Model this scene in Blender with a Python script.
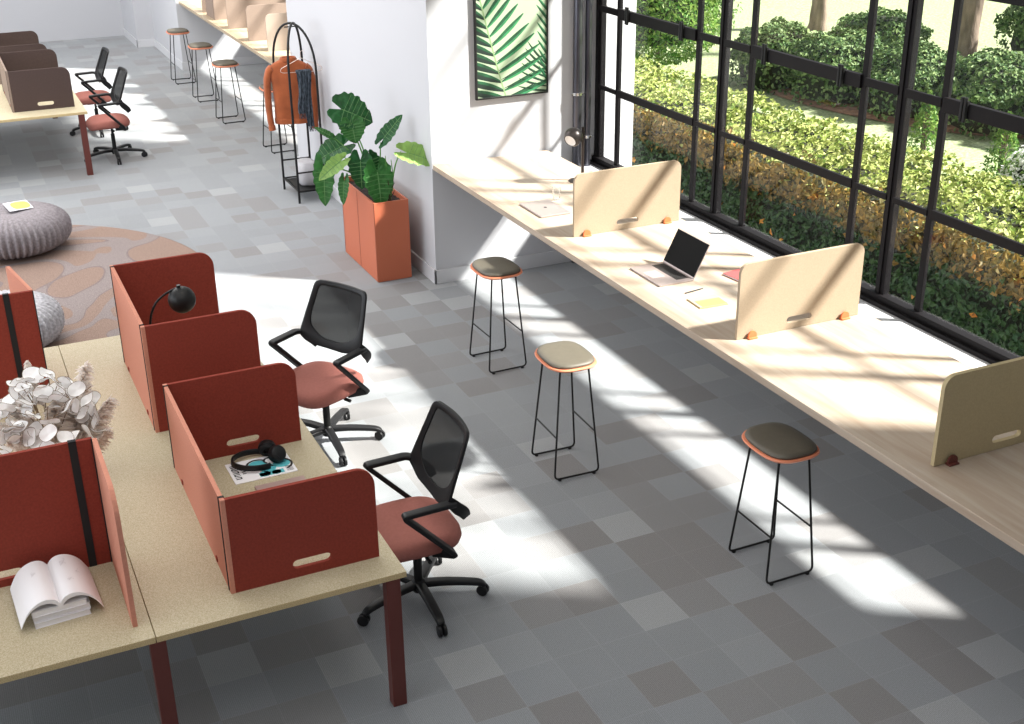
import bpy, bmesh, math, random
from mathutils import Vector, Matrix, noise
for o in list(bpy.data.objects): bpy.data.objects.remove(o)
SC = bpy.context.scene
COL = SC.collection
PI = math.pi
random.seed(7)

# ------------------------------------------------------------------ camera, sky, sun, exposure
cam_d = bpy.data.cameras.new('camera'); cam = bpy.data.objects.new('camera', cam_d); COL.objects.link(cam)
cam_d.sensor_fit = 'HORIZONTAL'; cam_d.sensor_width = 36.0; cam_d.lens = 1244.63 * 36.0 / 1024.0
cam_d.clip_start = 0.05; cam_d.clip_end = 200
cam.matrix_world = (Matrix.Translation((0, 0, 3.9235)) @ Matrix.Rotation(-0.43035, 4, 'Z')
                    @ Matrix.Rotation(1.146883, 4, 'X') @ Matrix.Rotation(-0.012139, 4, 'Z'))
SC.camera = cam
W = bpy.data.worlds.new('sky'); SC.world = W; W.use_nodes = True
bg = W.node_tree.nodes['Background']; bg.inputs[0].default_value = (0.86, 0.93, 1.0, 1); bg.inputs[1].default_value = 0.65
sd = bpy.data.lights.new('sun', 'SUN'); sun = bpy.data.objects.new('sun', sd); COL.objects.link(sun)
sd.energy = 20.0; sd.angle = math.radians(3.7); sd.color = (1.0, 0.965, 0.91)
SUN_DIR = Vector((-1, 0.66, -1.17)).normalized()
sun.rotation_euler = SUN_DIR.to_track_quat('-Z', 'Y').to_euler()
def area(name, loc, look, sx, sy, power, color=(1, 1, 1)):
    d = bpy.data.lights.new(name, 'AREA'); o = bpy.data.objects.new(name, d); COL.objects.link(o)
    d.shape = 'RECTANGLE'; d.size = sx; d.size_y = sy; d.energy = power; d.color = color
    o.location = loc; o.rotation_euler = (Vector(look) - Vector(loc)).to_track_quat('-Z', 'Y').to_euler()
    return o
# daylight of the window front opposite (left of the frame) and two unseen overhead fills added for brightness
area('daylight_left_windows', (-6.5, 12.5, 2.5), (3, 12.5, 0.4), 21, 3.6, 820, (0.90, 0.95, 1.0))
area('ceiling_fill_front', (0.5, 4.5, 4.62), (0.5, 4.5, 0), 5, 6, 140, (1.0, 0.98, 0.95))
area('ceiling_fill_back', (0.3, 16, 4.62), (0.3, 16, 0), 5, 13, 760, (1.0, 0.98, 0.96))
SC.view_settings.view_transform = 'Standard'; SC.view_settings.look = 'None'
SC.view_settings.gamma = 1; SC.view_settings.use_curve_mapping = False; SC.view_settings.exposure = 0.0

# ------------------------------------------------------------------ materials
def nt(name):
    m = bpy.data.materials.new(name); m.use_nodes = True
    return m, m.node_tree, m.node_tree.nodes['Principled BSDF']
def N(t, typ, **k):
    n = t.nodes.new(typ)
    for a, b in k.items():
        if a.startswith('i_'):
            key = a[2:]; key = int(key) if key.isdigit() else key.replace('_', ' ')
            n.inputs[key].default_value = b
        else: setattr(n, a, b)
    return n
def L(t, a, b): t.links.new(a, b)
def mat(name, col, rough=0.6, metal=0.0, spec=0.5, nscale=0, namt=0.0, bump=0.0, bscale=200, stretch=(1, 1, 1), sheen=0, coat=0):
    m, t, p = nt(name)
    p.inputs['Base Color'].default_value = (*col, 1); p.inputs['Roughness'].default_value = rough
    p.inputs['Metallic'].default_value = metal; p.inputs['Specular IOR Level'].default_value = spec
    if sheen: p.inputs['Sheen Weight'].default_value = sheen
    if coat: p.inputs['Coat Weight'].default_value = coat
    tc = N(t, 'ShaderNodeTexCoord')
    mp = N(t, 'ShaderNodeMapping'); mp.inputs['Scale'].default_value = stretch; L(t, tc.outputs['Object'], mp.inputs[0])
    if namt:
        nz = N(t, 'ShaderNodeTexNoise'); nz.inputs['Scale'].default_value = nscale; nz.inputs['Detail'].default_value = 5
        L(t, mp.outputs[0], nz.inputs['Vector'])
        r = N(t, 'ShaderNodeMapRange'); r.inputs[1].default_value = 0.3; r.inputs[2].default_value = 0.7
        r.inputs[3].default_value = 1 - namt; r.inputs[4].default_value = 1 + namt; L(t, nz.outputs[0], r.inputs[0])
        v = N(t, 'ShaderNodeVectorMath', operation='SCALE'); v.inputs[0].default_value = col; L(t, r.outputs[0], v.inputs['Scale'])
        L(t, v.outputs[0], p.inputs['Base Color'])
    if bump:
        nb = N(t, 'ShaderNodeTexNoise'); nb.inputs['Scale'].default_value = bscale; nb.inputs['Detail'].default_value = 3
        L(t, mp.outputs[0], nb.inputs['Vector'])
        b = N(t, 'ShaderNodeBump'); b.inputs['Strength'].default_value = bump; b.inputs['Distance'].default_value = 0.01
        L(t, nb.outputs[0], b.inputs['Height']); L(t, b.outputs[0], p.inputs['Normal'])
    return m
def ramp(t, stops, interp='LINEAR'):
    r = N(t, 'ShaderNodeValToRGB'); e = r.color_ramp.elements; r.color_ramp.interpolation = interp
    e[0].position = stops[0][0]; e[0].color = (*stops[0][1], 1)
    e[1].position = stops[-1][0]; e[1].color = (*stops[-1][1], 1)
    for pos, c in stops[1:-1]:
        x = e.new(pos); x.color = (*c, 1)
    return r

def carpet_material():
    m, t, p = nt('carpet_tiles'); S = 0.268
    tc = N(t, 'ShaderNodeTexCoord'); sep = N(t, 'ShaderNodeSeparateXYZ'); L(t, tc.outputs['Object'], sep.inputs[0])
    def cell(out, off):
        a = N(t, 'ShaderNodeMath', operation='SUBTRACT'); L(t, out, a.inputs[0]); a.inputs[1].default_value = off
        b = N(t, 'ShaderNodeMath', operation='DIVIDE'); L(t, a.outputs[0], b.inputs[0]); b.inputs[1].default_value = S
        c = N(t, 'ShaderNodeMath', operation='FLOOR'); L(t, b.outputs[0], c.inputs[0])
        f = N(t, 'ShaderNodeMath', operation='FRACT'); L(t, b.outputs[0], f.inputs[0])
        return c, f
    cx, fx = cell(sep.outputs[0], 0.14); cy, fy = cell(sep.outputs[1], 0.24)
    cb = N(t, 'ShaderNodeCombineXYZ'); L(t, cx.outputs[0], cb.inputs[0]); L(t, cy.outputs[0], cb.inputs[1])
    wn = N(t, 'ShaderNodeTexWhiteNoise', noise_dimensions='3D'); L(t, cb.outputs[0], wn.inputs['Vector'])
    r = ramp(t, [(0, (0.178, 0.172, 0.173)), (0.13, (0.200, 0.210, 0.222)), (0.34, (0.208, 0.219, 0.233)), (0.55, (0.192, 0.190, 0.194)),
                 (0.70, (0.220, 0.231, 0.244)), (0.94, (0.270, 0.278, 0.287))], 'CONSTANT')
    L(t, wn.outputs['Value'], r.inputs[0])
    # fine ribs whose direction turns from tile to tile, and fleck
    mp = N(t, 'ShaderNodeMapping'); L(t, tc.outputs['Object'], mp.inputs[0])
    nz = N(t, 'ShaderNodeTexNoise'); nz.inputs['Scale'].default_value = 170; nz.inputs['Detail'].default_value = 3; L(t, mp.outputs[0], nz.inputs['Vector'])
    wv = N(t, 'ShaderNodeTexWave', wave_type='BANDS', bands_direction='X'); wv.inputs['Scale'].default_value = 34; wv.inputs['Distortion'].default_value = 1.0
    L(t, mp.outputs[0], wv.inputs['Vector'])
    ad = N(t, 'ShaderNodeMath', operation='MULTIPLY_ADD'); L(t, wv.outputs['Fac'], ad.inputs[0]); ad.inputs[1].default_value = 0.25; L(t, nz.outputs[0], ad.inputs[2])
    mr = N(t, 'ShaderNodeMapRange'); mr.inputs[1].default_value = 0.3; mr.inputs[2].default_value = 0.95; mr.inputs[3].default_value = 0.70; mr.inputs[4].default_value = 1.32
    L(t, ad.outputs[0], mr.inputs[0])
    big = N(t, 'ShaderNodeTexNoise'); big.inputs['Scale'].default_value = 0.7; L(t, mp.outputs[0], big.inputs['Vector'])
    # tile edges a little lighter
    def edge(f):
        a = N(t, 'ShaderNodeMath', operation='SUBTRACT'); L(t, f.outputs[0], a.inputs[0]); a.inputs[1].default_value = 0.5
        b = N(t, 'ShaderNodeMath', operation='ABSOLUTE'); L(t, a.outputs[0], b.inputs[0])
        c = N(t, 'ShaderNodeMath', operation='GREATER_THAN'); L(t, b.outputs[0], c.inputs[0]); c.inputs[1].default_value = 0.487
        return c
    mx = N(t, 'ShaderNodeMath', operation='MAXIMUM'); L(t, edge(fx).outputs[0], mx.inputs[0]); L(t, edge(fy).outputs[0], mx.inputs[1])
    e2 = N(t, 'ShaderNodeMath', operation='MULTIPLY_ADD'); L(t, mx.outputs[0], e2.inputs[0]); e2.inputs[1].default_value = 0.10; L(t, mr.outputs[0], e2.inputs[2])
    v = N(t, 'ShaderNodeVectorMath', operation='SCALE'); L(t, r.outputs[0], v.inputs[0]); L(t, e2.outputs[0], v.inputs['Scale'])
    L(t, v.outputs[0], p.inputs['Base Color'])
    p.inputs['Roughness'].default_value = 0.9; p.inputs['Specular IOR Level'].default_value = 0.25
    p.inputs['Sheen Weight'].default_value = 0.35; p.inputs['Sheen Roughness'].default_value = 0.5
    b = N(t, 'ShaderNodeBump'); b.inputs['Strength'].default_value = 0.35; b.inputs['Distance'].default_value = 0.004
    L(t, ad.outputs[0], b.inputs['Height']); L(t, b.outputs[0], p.inputs['Normal'])
    return m
def wood_material(name, a, b, c, axis='Y', plank=0.135):
    m, t, p = nt(name)
    tc = N(t, 'ShaderNodeTexCoord'); mp = N(t, 'ShaderNodeMapping')
    mp.inputs['Scale'].default_value = (9, 0.8, 9) if axis == 'Y' else (0.8, 9, 9)
    sep = N(t, 'ShaderNodeSeparateXYZ'); L(t, tc.outputs['Object'], sep.inputs[0])
    d = N(t, 'ShaderNodeMath', operation='DIVIDE'); L(t, sep.outputs[0 if axis == 'Y' else 1], d.inputs[0]); d.inputs[1].default_value = plank
    fl = N(t, 'ShaderNodeMath', operation='FLOOR'); L(t, d.outputs[0], fl.inputs[0])
    wn = N(t, 'ShaderNodeTexWhiteNoise', noise_dimensions='1D'); L(t, fl.outputs[0], wn.inputs['W'])
    off = N(t, 'ShaderNodeVectorMath', operation='SCALE'); off.inputs[0].default_value = (0, 7, 3); L(t, wn.outputs['Value'], off.inputs['Scale'])
    add = N(t, 'ShaderNodeVectorMath', operation='ADD'); L(t, tc.outputs['Object'], add.inputs[0]); L(t, off.outputs[0], add.inputs[1])
    L(t, add.outputs[0], mp.inputs[0])
    nz = N(t, 'ShaderNodeTexNoise'); nz.inputs['Scale'].default_value = 1.6; nz.inputs['Detail'].default_value = 7; nz.inputs['Roughness'].default_value = 0.6
    nz.inputs['Distortion'].default_value = 0.6
    L(t, mp.outputs[0], nz.inputs['Vector'])
    mi = N(t, 'ShaderNodeMath', operation='MULTIPLY_ADD'); L(t, wn.outputs['Value'], mi.inputs[0]); mi.inputs[1].default_value = 0.18; L(t, nz.outputs[0], mi.inputs[2])
    r = ramp(t, [(0.35, a), (0.58, b), (0.80, c)]); L(t, mi.outputs[0], r.inputs[0])
    L(t, r.outputs[0], p.inputs['Base Color']); p.inputs['Roughness'].default_value = 0.5; p.inputs['Specular IOR Level'].default_value = 0.35
    return m
def speckle_material(name, col, dark, light, scale=260, rough=0.6):
    m, t, p = nt(name)
    tc = N(t, 'ShaderNodeTexCoord'); nz = N(t, 'ShaderNodeTexNoise'); nz.inputs['Scale'].default_value = scale; nz.inputs['Detail'].default_value = 2
    L(t, tc.outputs['Object'], nz.inputs['Vector'])
    r = ramp(t, [(0.32, dark), (0.5, col), (0.68, light)]); L(t, nz.outputs[0], r.inputs[0])
    L(t, r.outputs[0], p.inputs['Base Color']); p.inputs['Roughness'].default_value = rough; p.inputs['Specular IOR Level'].default_value = 0.3
    return m
def leaf_material(name, cols, trans=0.3, rough=0.5, spec=0.4):
    m, t, p = nt(name)
    g = N(t, 'ShaderNodeNewGeometry')
    k = len(cols); r = ramp(t, [(i / (k - 1), c) for i, c in enumerate(cols)]); L(t, g.outputs['Random Per Island'], r.inputs[0])
    L(t, r.outputs[0], p.inputs['Base Color']); p.inputs['Roughness'].default_value = rough; p.inputs['Specular IOR Level'].default_value = spec
    tr = N(t, 'ShaderNodeBsdfTranslucent'); L(t, r.outputs[0], tr.inputs[0])
    mx = N(t, 'ShaderNodeMixShader'); mx.inputs[0].default_value = trans; out = t.nodes['Material Output']
    L(t, p.outputs[0], mx.inputs[1]); L(t, tr.outputs[0], mx.inputs[2]); L(t, mx.outputs[0], out.inputs['Surface'])
    return m
def glass_material():
    m = bpy.data.materials.new('window_glass'); m.use_nodes = True; t = m.node_tree
    t.nodes.remove(t.nodes['Principled BSDF']); out = t.nodes['Material Output']
    tr = N(t, 'ShaderNodeBsdfTransparent'); tr.inputs[0].default_value = (0.96, 0.985, 0.97, 1)
    gl = N(t, 'ShaderNodeBsdfGlossy'); gl.inputs['Roughness'].default_value = 0.0
    lwt = N(t, 'ShaderNodeLayerWeight'); lwt.inputs[0].default_value = 0.5
    pw = N(t, 'ShaderNodeMath', operation='POWER'); L(t, lwt.outputs['Facing'], pw.inputs[0]); pw.inputs[1].default_value = 4.5
    fr = N(t, 'ShaderNodeMath', operation='MULTIPLY_ADD'); L(t, pw.outputs[0], fr.inputs[0]); fr.inputs[1].default_value = 0.7; fr.inputs[2].default_value = 0.025
    mx = N(t, 'ShaderNodeMixShader'); L(t, fr.outputs[0], mx.inputs[0]); L(t, tr.outputs[0], mx.inputs[1]); L(t, gl.outputs[0], mx.inputs[2])
    L(t, mx.outputs[0], out.inputs['Surface']); return m
def mesh_fabric_material():
    m = bpy.data.materials.new('chair_mesh'); m.use_nodes = True; t = m.node_tree
    p = t.nodes['Principled BSDF']; out = t.nodes['Material Output']
    p.inputs['Base Color'].default_value = (0.010, 0.011, 0.012, 1); p.inputs['Roughness'].default_value = 0.8; p.inputs['Specular IOR Level'].default_value = 0.15
    tr = N(t, 'ShaderNodeBsdfTransparent'); mx = N(t, 'ShaderNodeMixShader'); mx.inputs[0].default_value = 0.94
    L(t, tr.outputs[0], mx.inputs[1]); L(t, p.outputs[0], mx.inputs[2]); L(t, mx.outputs[0], out.inputs['Surface']); return m
def rug_material():
    m, t, p = nt('rug_wool')
    tc = N(t, 'ShaderNodeTexCoord'); nz = N(t, 'ShaderNodeTexNoise'); nz.inputs['Scale'].default_value = 0.62; nz.inputs['Detail'].default_value = 0.6
    nz.inputs['Distortion'].default_value = 1.6; L(t, tc.outputs['Object'], nz.inputs['Vector'])
    r = ramp(t, [(0.0, (0.27, 0.192, 0.158)), (0.40, (0.255, 0.215, 0.208)), (0.455, (0.21, 0.165, 0.16)), (0.462, (0.27, 0.192, 0.158)), (0.56, (0.255, 0.215, 0.208)),
                 (0.61, (0.20, 0.16, 0.155)), (0.617, (0.27, 0.192, 0.158)), (1, (0.27, 0.192, 0.158))], 'CONSTANT')
    L(t, nz.outputs[0], r.inputs[0])
    fz = N(t, 'ShaderNodeTexNoise'); fz.inputs['Scale'].default_value = 120; fz.inputs['Detail'].default_value = 3; L(t, tc.outputs['Object'], fz.inputs['Vector'])
    mr = N(t, 'ShaderNodeMapRange'); mr.inputs[1].default_value = 0.3; mr.inputs[2].default_value = 0.7; mr.inputs[3].default_value = 0.75; mr.inputs[4].default_value = 1.25
    L(t, fz.outputs[0], mr.inputs[0])
    v = N(t, 'ShaderNodeVectorMath', operation='SCALE'); L(t, r.outputs[0], v.inputs[0]); L(t, mr.outputs[0], v.inputs['Scale'])
    L(t, v.outputs[0], p.inputs['Base Color']); p.inputs['Roughness'].default_value = 0.95; p.inputs['Specular IOR Level'].default_value = 0.1
    b = N(t, 'ShaderNodeBump'); b.inputs['Strength'].default_value = 0.5; b.inputs['Distance'].default_value = 0.01; L(t, fz.outputs[0], b.inputs['Height']); L(t, b.outputs[0], p.inputs['Normal'])
    return m

M = dict(
    carpet=carpet_material(),
    wall=mat('white_paint', (0.50, 0.50, 0.525), 0.8, bump=0.05, bscale=60),
    wallw=mat('warm_white_paint', (0.80, 0.79, 0.78), 0.8),
    white=mat('white_gloss_paint', (0.58, 0.58, 0.60), 0.45),
    ceil=mat('ceiling_paint', (0.75, 0.75, 0.75), 0.9),
    counter=wood_material('bleached_ash', (0.33, 0.245, 0.18), (0.40, 0.32, 0.25), (0.45, 0.38, 0.315)),
    counter2=wood_material('bleached_ash_far', (0.32, 0.235, 0.15), (0.39, 0.31, 0.215), (0.44, 0.37, 0.28)),
    desk=speckle_material('pale_chipboard', (0.50, 0.43, 0.29), (0.37, 0.31, 0.19), (0.60, 0.54, 0.40)),
    deskedge=speckle_material('board_edge', (0.55, 0.42, 0.22), (0.36, 0.27, 0.13), (0.66, 0.53, 0.32)),
    legm=mat('oxblood_steel', (0.105, 0.022, 0.016), 0.5),
    red=mat('rust_red_felt', (0.255, 0.046, 0.031), 0.9, spec=0.15, nscale=90, namt=0.12, bump=0.25, bscale=500),
    red_lit=mat('rust_red_felt_lit', (0.58, 0.25, 0.175), 0.9, spec=0.15, nscale=90, namt=0.06, bump=0.2, bscale=500),  # same red felt, brighter daylight from the left put into its colour
    sand=mat('sand_felt', (0.36, 0.28, 0.20), 0.9, spec=0.15, nscale=120, namt=0.06, bump=0.2, bscale=500),
    palet=mat('pale_taupe_felt', (0.36, 0.29, 0.24), 0.9, spec=0.15),
    taupe=mat('taupe_felt', (0.25, 0.19, 0.155), 0.9, spec=0.15, nscale=120, namt=0.05),
    brown=mat('dark_brown_felt', (0.075, 0.052, 0.047), 0.9, spec=0.15, nscale=90, namt=0.15, bump=0.2, bscale=500),
    blackp=mat('black_plastic', (0.009, 0.009, 0.010), 0.45, spec=0.3),
    blackm=mat('black_metal', (0.009, 0.009, 0.009), 0.45, spec=0.3),
    blackf=mat('black_band', (0.008, 0.008, 0.009), 0.8),
    winf=mat('black_window_steel', (0.008, 0.007, 0.008), 0.55, spec=0.12),
    bronze=mat('dark_bronze', (0.045, 0.036, 0.034), 0.35, 0.6),
    chrome=mat('chrome', (0.75, 0.75, 0.76), 0.18, 1.0),
    steel=mat('dark_galvanised_pipe', (0.10, 0.10, 0.12), 0.3, 0.9, nscale=8, namt=0.3, stretch=(1, 1, 0.2)),
    seatf=mat('dusty_red_seat_fabric', (0.35, 0.130, 0.106), 0.85, spec=0.2, nscale=60, namt=0.06, bump=0.15, bscale=700),
    meshf=mesh_fabric_material(),
    coral=mat('coral_shell', (0.80, 0.27, 0.15), 0.45),
    olive=mat('olive_taupe_leather', (0.092, 0.080, 0.060), 0.55, nscale=40, namt=0.05),
    orange=mat('orange_clamp', (0.62, 0.145, 0.05), 0.5),
    planter=mat('burnt_orange_steel', (0.47, 0.125, 0.06), 0.55),
    soil=mat('dark_soil', (0.022, 0.014, 0.010), 0.95, nscale=40, namt=0.5, bump=0.8, bscale=60),
    suede=mat('rust_suede', (0.34, 0.090, 0.032), 0.8, spec=0.2, nscale=9, namt=0.16, bump=0.3, bscale=90, sheen=0.2),
    lining=mat('dark_lining', (0.05, 0.02, 0.012), 0.9),
    denim=mat('dark_blue_grey_knit', (0.055, 0.068, 0.085), 0.9, spec=0.15, nscale=70, namt=0.7, bump=0.8, bscale=120, stretch=(1, 1, 0.4)),
    wire=mat('pale_copper_wire', (0.80, 0.66, 0.58), 0.3, 0.6),
    boxg=mat('pale_grey_felt_bag', (0.42, 0.41, 0.43), 0.9, nscale=8, namt=0.08),
    pouf=mat('grey_knit', (0.27, 0.245, 0.26), 0.95, spec=0.1, nscale=45, namt=0.22, bump=0.6, bscale=160),
    pouf2=mat('pale_grey_knit', (0.52, 0.51, 0.54), 0.95, spec=0.1, nscale=45, namt=0.30, bump=0.6, bscale=160),
    silver=mat('rose_silver_aluminium', (0.42, 0.35, 0.335), 0.35, 0.55),
    screen=mat('black_glass', (0.002, 0.002, 0.002), 0.35, spec=0.05),
    keys=mat('black_keys', (0.02, 0.018, 0.018), 0.5),
    keybed=mat('keyboard_well', (0.09, 0.07, 0.07), 0.6),
    paper=mat('white_paper', (0.90, 0.89, 0.91), 0.7),
    ppink=mat('faint_pencil_grey', (0.62, 0.60, 0.62), 0.8),
    bookc=mat('pale_grey_cover', (.78, .77, .80), .6),
    cream=mat('cream_yellow_cover', (0.34, 0.235, 0.09), 0.6),
    creamf=mat('pale_cream_flap', (0.36, 0.29, 0.21), 0.6),
    pinkn=mat('coral_pink_cover', (0.36, 0.07, 0.07), 0.6),
    yellow=mat('pale_yellow_print', (0.66, 0.60, 0.08), 0.6),
    teal=mat('turquoise_print', (0.10, 0.50, 0.56), 0.6),
    ink=mat('black_ink', (0.012, 0.012, 0.014), 0.6),
    lampw=mat('white_reflector', (0.78, 0.75, 0.73), 0.4),
    petal=leaf_material('dried_white_petal', [(0.93, 0.91, 0.90), (0.96, 0.95, 0.95), (0.90, 0.85, 0.78)], 0.12, 0.6, 0.2),
    petalrim=mat('brown_petal_rim', (0.20, 0.13, 0.07), 0.8),
    plume=leaf_material('cream_plume', [(0.88, 0.80, 0.74), (0.95, 0.91, 0.88), (0.92, 0.86, 0.80)], 0.6, 0.9, 0.1),
    stem=mat('brown_stem', (0.16, 0.10, 0.05), 0.8),
    vase=mat('pale_ceramic', (0.70, 0.66, 0.62), 0.3),
    gframe=mat('black_picture_frame', (0.012, 0.012, 0.012), 0.4),
    art0=mat('pale_green_print', (0.36, 0.45, 0.30), 0.6, nscale=2.2, namt=0.10),
    art1=mat('deep_green_print', (0.007, 0.06, 0.022), 0.6, nscale=14, namt=0.5),
    art2=mat('mid_green_print', (0.025, 0.17, 0.065), 0.6, nscale=14, namt=0.35),
    art3=mat('near_black_print', (0.006, 0.018, 0.012), 0.6),
    art4=mat('light_rib_print', (0.22, 0.32, 0.15), 0.6),
    glass=glass_material(),
    rug=rug_material(),
    lawn=speckle_material('mown_grass', (0.25, 0.29, 0.155), (0.16, 0.20, 0.09), (0.35, 0.39, 0.24), 28, 0.95),
    mulch=mat('bark_mulch', (0.22, 0.12, 0.075), 0.95, nscale=14, namt=0.4, bump=0.6, bscale=30),
    concrete=mat('weathered_concrete', (0.30, 0.27, 0.23), 0.9, nscale=12, namt=0.25, bump=0.5, bscale=40),
    bark=mat('tree_bark', (0.20, 0.15, 0.115), 0.95, nscale=10, namt=0.45, bump=1.0, bscale=22, stretch=(1, 1, 0.25)),
    hcore=mat('hedge_shadow_core', (0.016, 0.022, 0.010), 1.0),  # solid filler behind the leaves, inner shade put into its near-black colour
    hleaf=leaf_material('yellow_green_leaf', [(0.07, 0.13, 0.02), (0.27, 0.33, 0.07), (0.50, 0.52, 0.20), (0.18, 0.24, 0.045)], 0.2, 0.5, 0.2),
    ivy=leaf_material('dark_ivy_leaf', [(0.014, 0.040, 0.012), (0.04, 0.085, 0.025), (0.025, 0.065, 0.028)], 0.1, 0.5, 0.25),
    gold=leaf_material('golden_brown_leaf', [(0.13, 0.085, 0.02), (0.28, 0.17, 0.03), (0.08, 0.075, 0.022), (0.17, 0.12, 0.03)], 0.25),
    orangeleaf=leaf_material('orange_leaf', [(0.65, 0.24, 0.04), (0.75, 0.40, 0.08)], 0.3),
    bleaf=leaf_material('glossy_shrub_leaf', [(0.035, 0.08, 0.022), (0.09, 0.155, 0.05), (0.21, 0.28, 0.11)], 0.12, 0.55, 0.2),
    conif=leaf_material('bright_conifer_leaf', [(0.06, 0.17, 0.03), (0.16, 0.30, 0.06), (0.33, 0.44, 0.12)], 0.35),
    flower=leaf_material('white_blossom', [(0.80, 0.80, 0.74), (0.9, 0.9, 0.86)], 0.3),
    pl_dark=mat('dark_glossy_leaf', (0.022, 0.135, 0.035), 0.38, nscale=25, namt=0.35),
    pl_mid=mat('mid_green_leaf', (0.055, 0.22, 0.05), 0.40, nscale=25, namt=0.25),
    pl_lite=mat('pale_lime_leaf', (0.34, 0.55, 0.15), 0.45, nscale=20, namt=0.15),
    pl_stem=mat('leaf_stalk', (0.10, 0.26, 0.05), 0.5),
    pl_vein=mat('pale_leaf_vein', (0.16, 0.34, 0.12), 0.5),
)
for k in ('pl_dark', 'pl_mid', 'pl_lite'):
    M[k].node_tree.nodes['Principled BSDF'].inputs['Subsurface Weight'].default_value = 0.0

# ------------------------------------------------------------------ builders
def finish(name, bm, m, parent=None, smooth=None, loc=None, rot=None):
    me = bpy.data.meshes.new(name); bmesh.ops.recalc_face_normals(bm, faces=bm.faces[:]) if not getattr(bm, '_noc', False) else None
    bm.to_mesh(me); bm.free()
    ms = m if isinstance(m, (list, tuple)) else [m]
    for x in ms: me.materials.append(x)
    if smooth is not None:
        me.polygons.foreach_set('use_smooth', [True] * len(me.polygons))
        try: me.set_sharp_from_angle(angle=math.radians(smooth))
        except Exception: pass
    o = bpy.data.objects.new(name, me); COL.objects.link(o)
    if parent is not None: o.parent = parent
    if loc: o.location = loc
    if rot: o.rotation_euler = rot
    return o
def tag(o, label=None, cat=None, group=None, kind=None):
    if label: o['label'] = label
    if cat: o['category'] = cat
    if group: o['group'] = group
    if kind: o['kind'] = kind
    return o
def empty(name, loc=(0, 0, 0), rz=0):
    o = bpy.data.objects.new(name, None); COL.objects.link(o); o.empty_display_size = 0.1
    o.location = loc; o.rotation_euler = (0, 0, rz); return o
def copy_tree(o, parent=None):
    c = o.copy(); COL.objects.link(c)
    if parent is not None: c.parent = parent
    for ch in list(o.children): copy_tree(ch, c)
    return c
def B(): return bmesh.new()
def box(bm, x0, x1, y0, y1, z0, z1, bev=0.0, mi=0, segs=2):
    b = bmesh.new(); bmesh.ops.create_cube(b, size=1)
    for v in b.verts: v.co = Vector((x0 + (v.co.x + .5) * (x1 - x0), y0 + (v.co.y + .5) * (y1 - y0), z0 + (v.co.z + .5) * (z1 - z0)))
    if bev: bmesh.ops.bevel(b, geom=b.edges[:], offset=bev, segments=segs, affect='EDGES', profile=0.5)
    for f in b.faces: f.material_index = mi
    merge(bm, b)
def merge(bm, b, mat4=None):
    if mat4 is not None: bmesh.ops.transform(b, matrix=mat4, verts=b.verts[:])
    me = bpy.data.meshes.new('tmp'); b.to_mesh(me); b.free(); bm.from_mesh(me); bpy.data.meshes.remove(me)
def resample(pts, n):
    # Catmull-Rom through points
    P = [Vector(p) for p in pts]; out = []
    for i in range(len(P) - 1):
        p0 = P[max(i - 1, 0)]; p1 = P[i]; p2 = P[i + 1]; p3 = P[min(i + 2, len(P) - 1)]
        for k in range(n):
            t = k / n
            out.append(0.5 * ((2 * p1) + (-p0 + p2) * t + (2 * p0 - 5 * p1 + 4 * p2 - p3) * t * t + (-p0 + 3 * p1 - 3 * p2 + p3) * t ** 3))
    out.append(P[-1]); return out
def fillet(pts, r, n=5):
    P = [Vector(p) for p in pts]; out = [P[0]]
    for i in range(1, len(P) - 1):
        a = (P[i - 1] - P[i]); b = (P[i + 1] - P[i]); d = min(r, a.length * .49, b.length * .49)
        s = P[i] + a.normalized() * d; e = P[i] + b.normalized() * d
        for k in range(n + 1):
            t = k / n; out.append((1 - t) ** 2 * s + 2 * t * (1 - t) * P[i] + t * t * e)
    out.append(P[-1]); return out
def sweep(bm, path, prof, up=(0, 0, 1), scale=None, closed=False, mi=0):
    """prof: list of (u,v); frame: v along up-ish, u sideways"""
    P = [Vector(p) for p in path]; n = len(P); rings = []; U = Vector(up)
    for i, p in enumerate(P):
        if closed: t = (P[(i + 1) % n] - P[i - 1])
        else: t = P[min(i + 1, n - 1)] - P[max(i - 1, 0)]
        t.normalize(); s = t.cross(U)
        if s.length < 1e-3: s = t.cross(Vector((1, 0, 0.01)))
        s.normalize(); u = s.cross(t).normalized(); U = u if not closed else U
        k = scale[i] if scale else 1.0
        rings.append([bm.verts.new(p + s * a * k + u * b * k) for a, b in prof])
    m = len(prof)
    for i in range(n - 1 + (1 if closed else 0)):
        A = rings[i]; Bn = rings[(i + 1) % n]
        for j in range(m):
            f = bm.faces.new((A[j], A[(j + 1) % m], Bn[(j + 1) % m], Bn[j])); f.material_index = mi
    if not closed:
        f = bm.faces.new(rings[0][::-1]); f.material_index = mi; f = bm.faces.new(rings[-1]); f.material_index = mi
def circ(r, n=8): return [(r * math.cos(2 * PI * k / n), r * math.sin(2 * PI * k / n)) for k in range(n)]
def rrect(w, h, r, n=3):
    out = []
    for cx, cy, a0 in ((w / 2 - r, h / 2 - r, 0), (-w / 2 + r, h / 2 - r, PI / 2), (-w / 2 + r, -h / 2 + r, PI), (w / 2 - r, -h / 2 + r, 1.5 * PI)):
        for k in range(n + 1): a = a0 + k / n * PI / 2; out.append((cx + r * math.cos(a), cy + r * math.sin(a)))
    return out
def tube(bm, path, r, n=8, mi=0, up=(0, 0, 1), scale=None): sweep(bm, path, circ(r, n), up=up, mi=mi, scale=scale)
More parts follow.
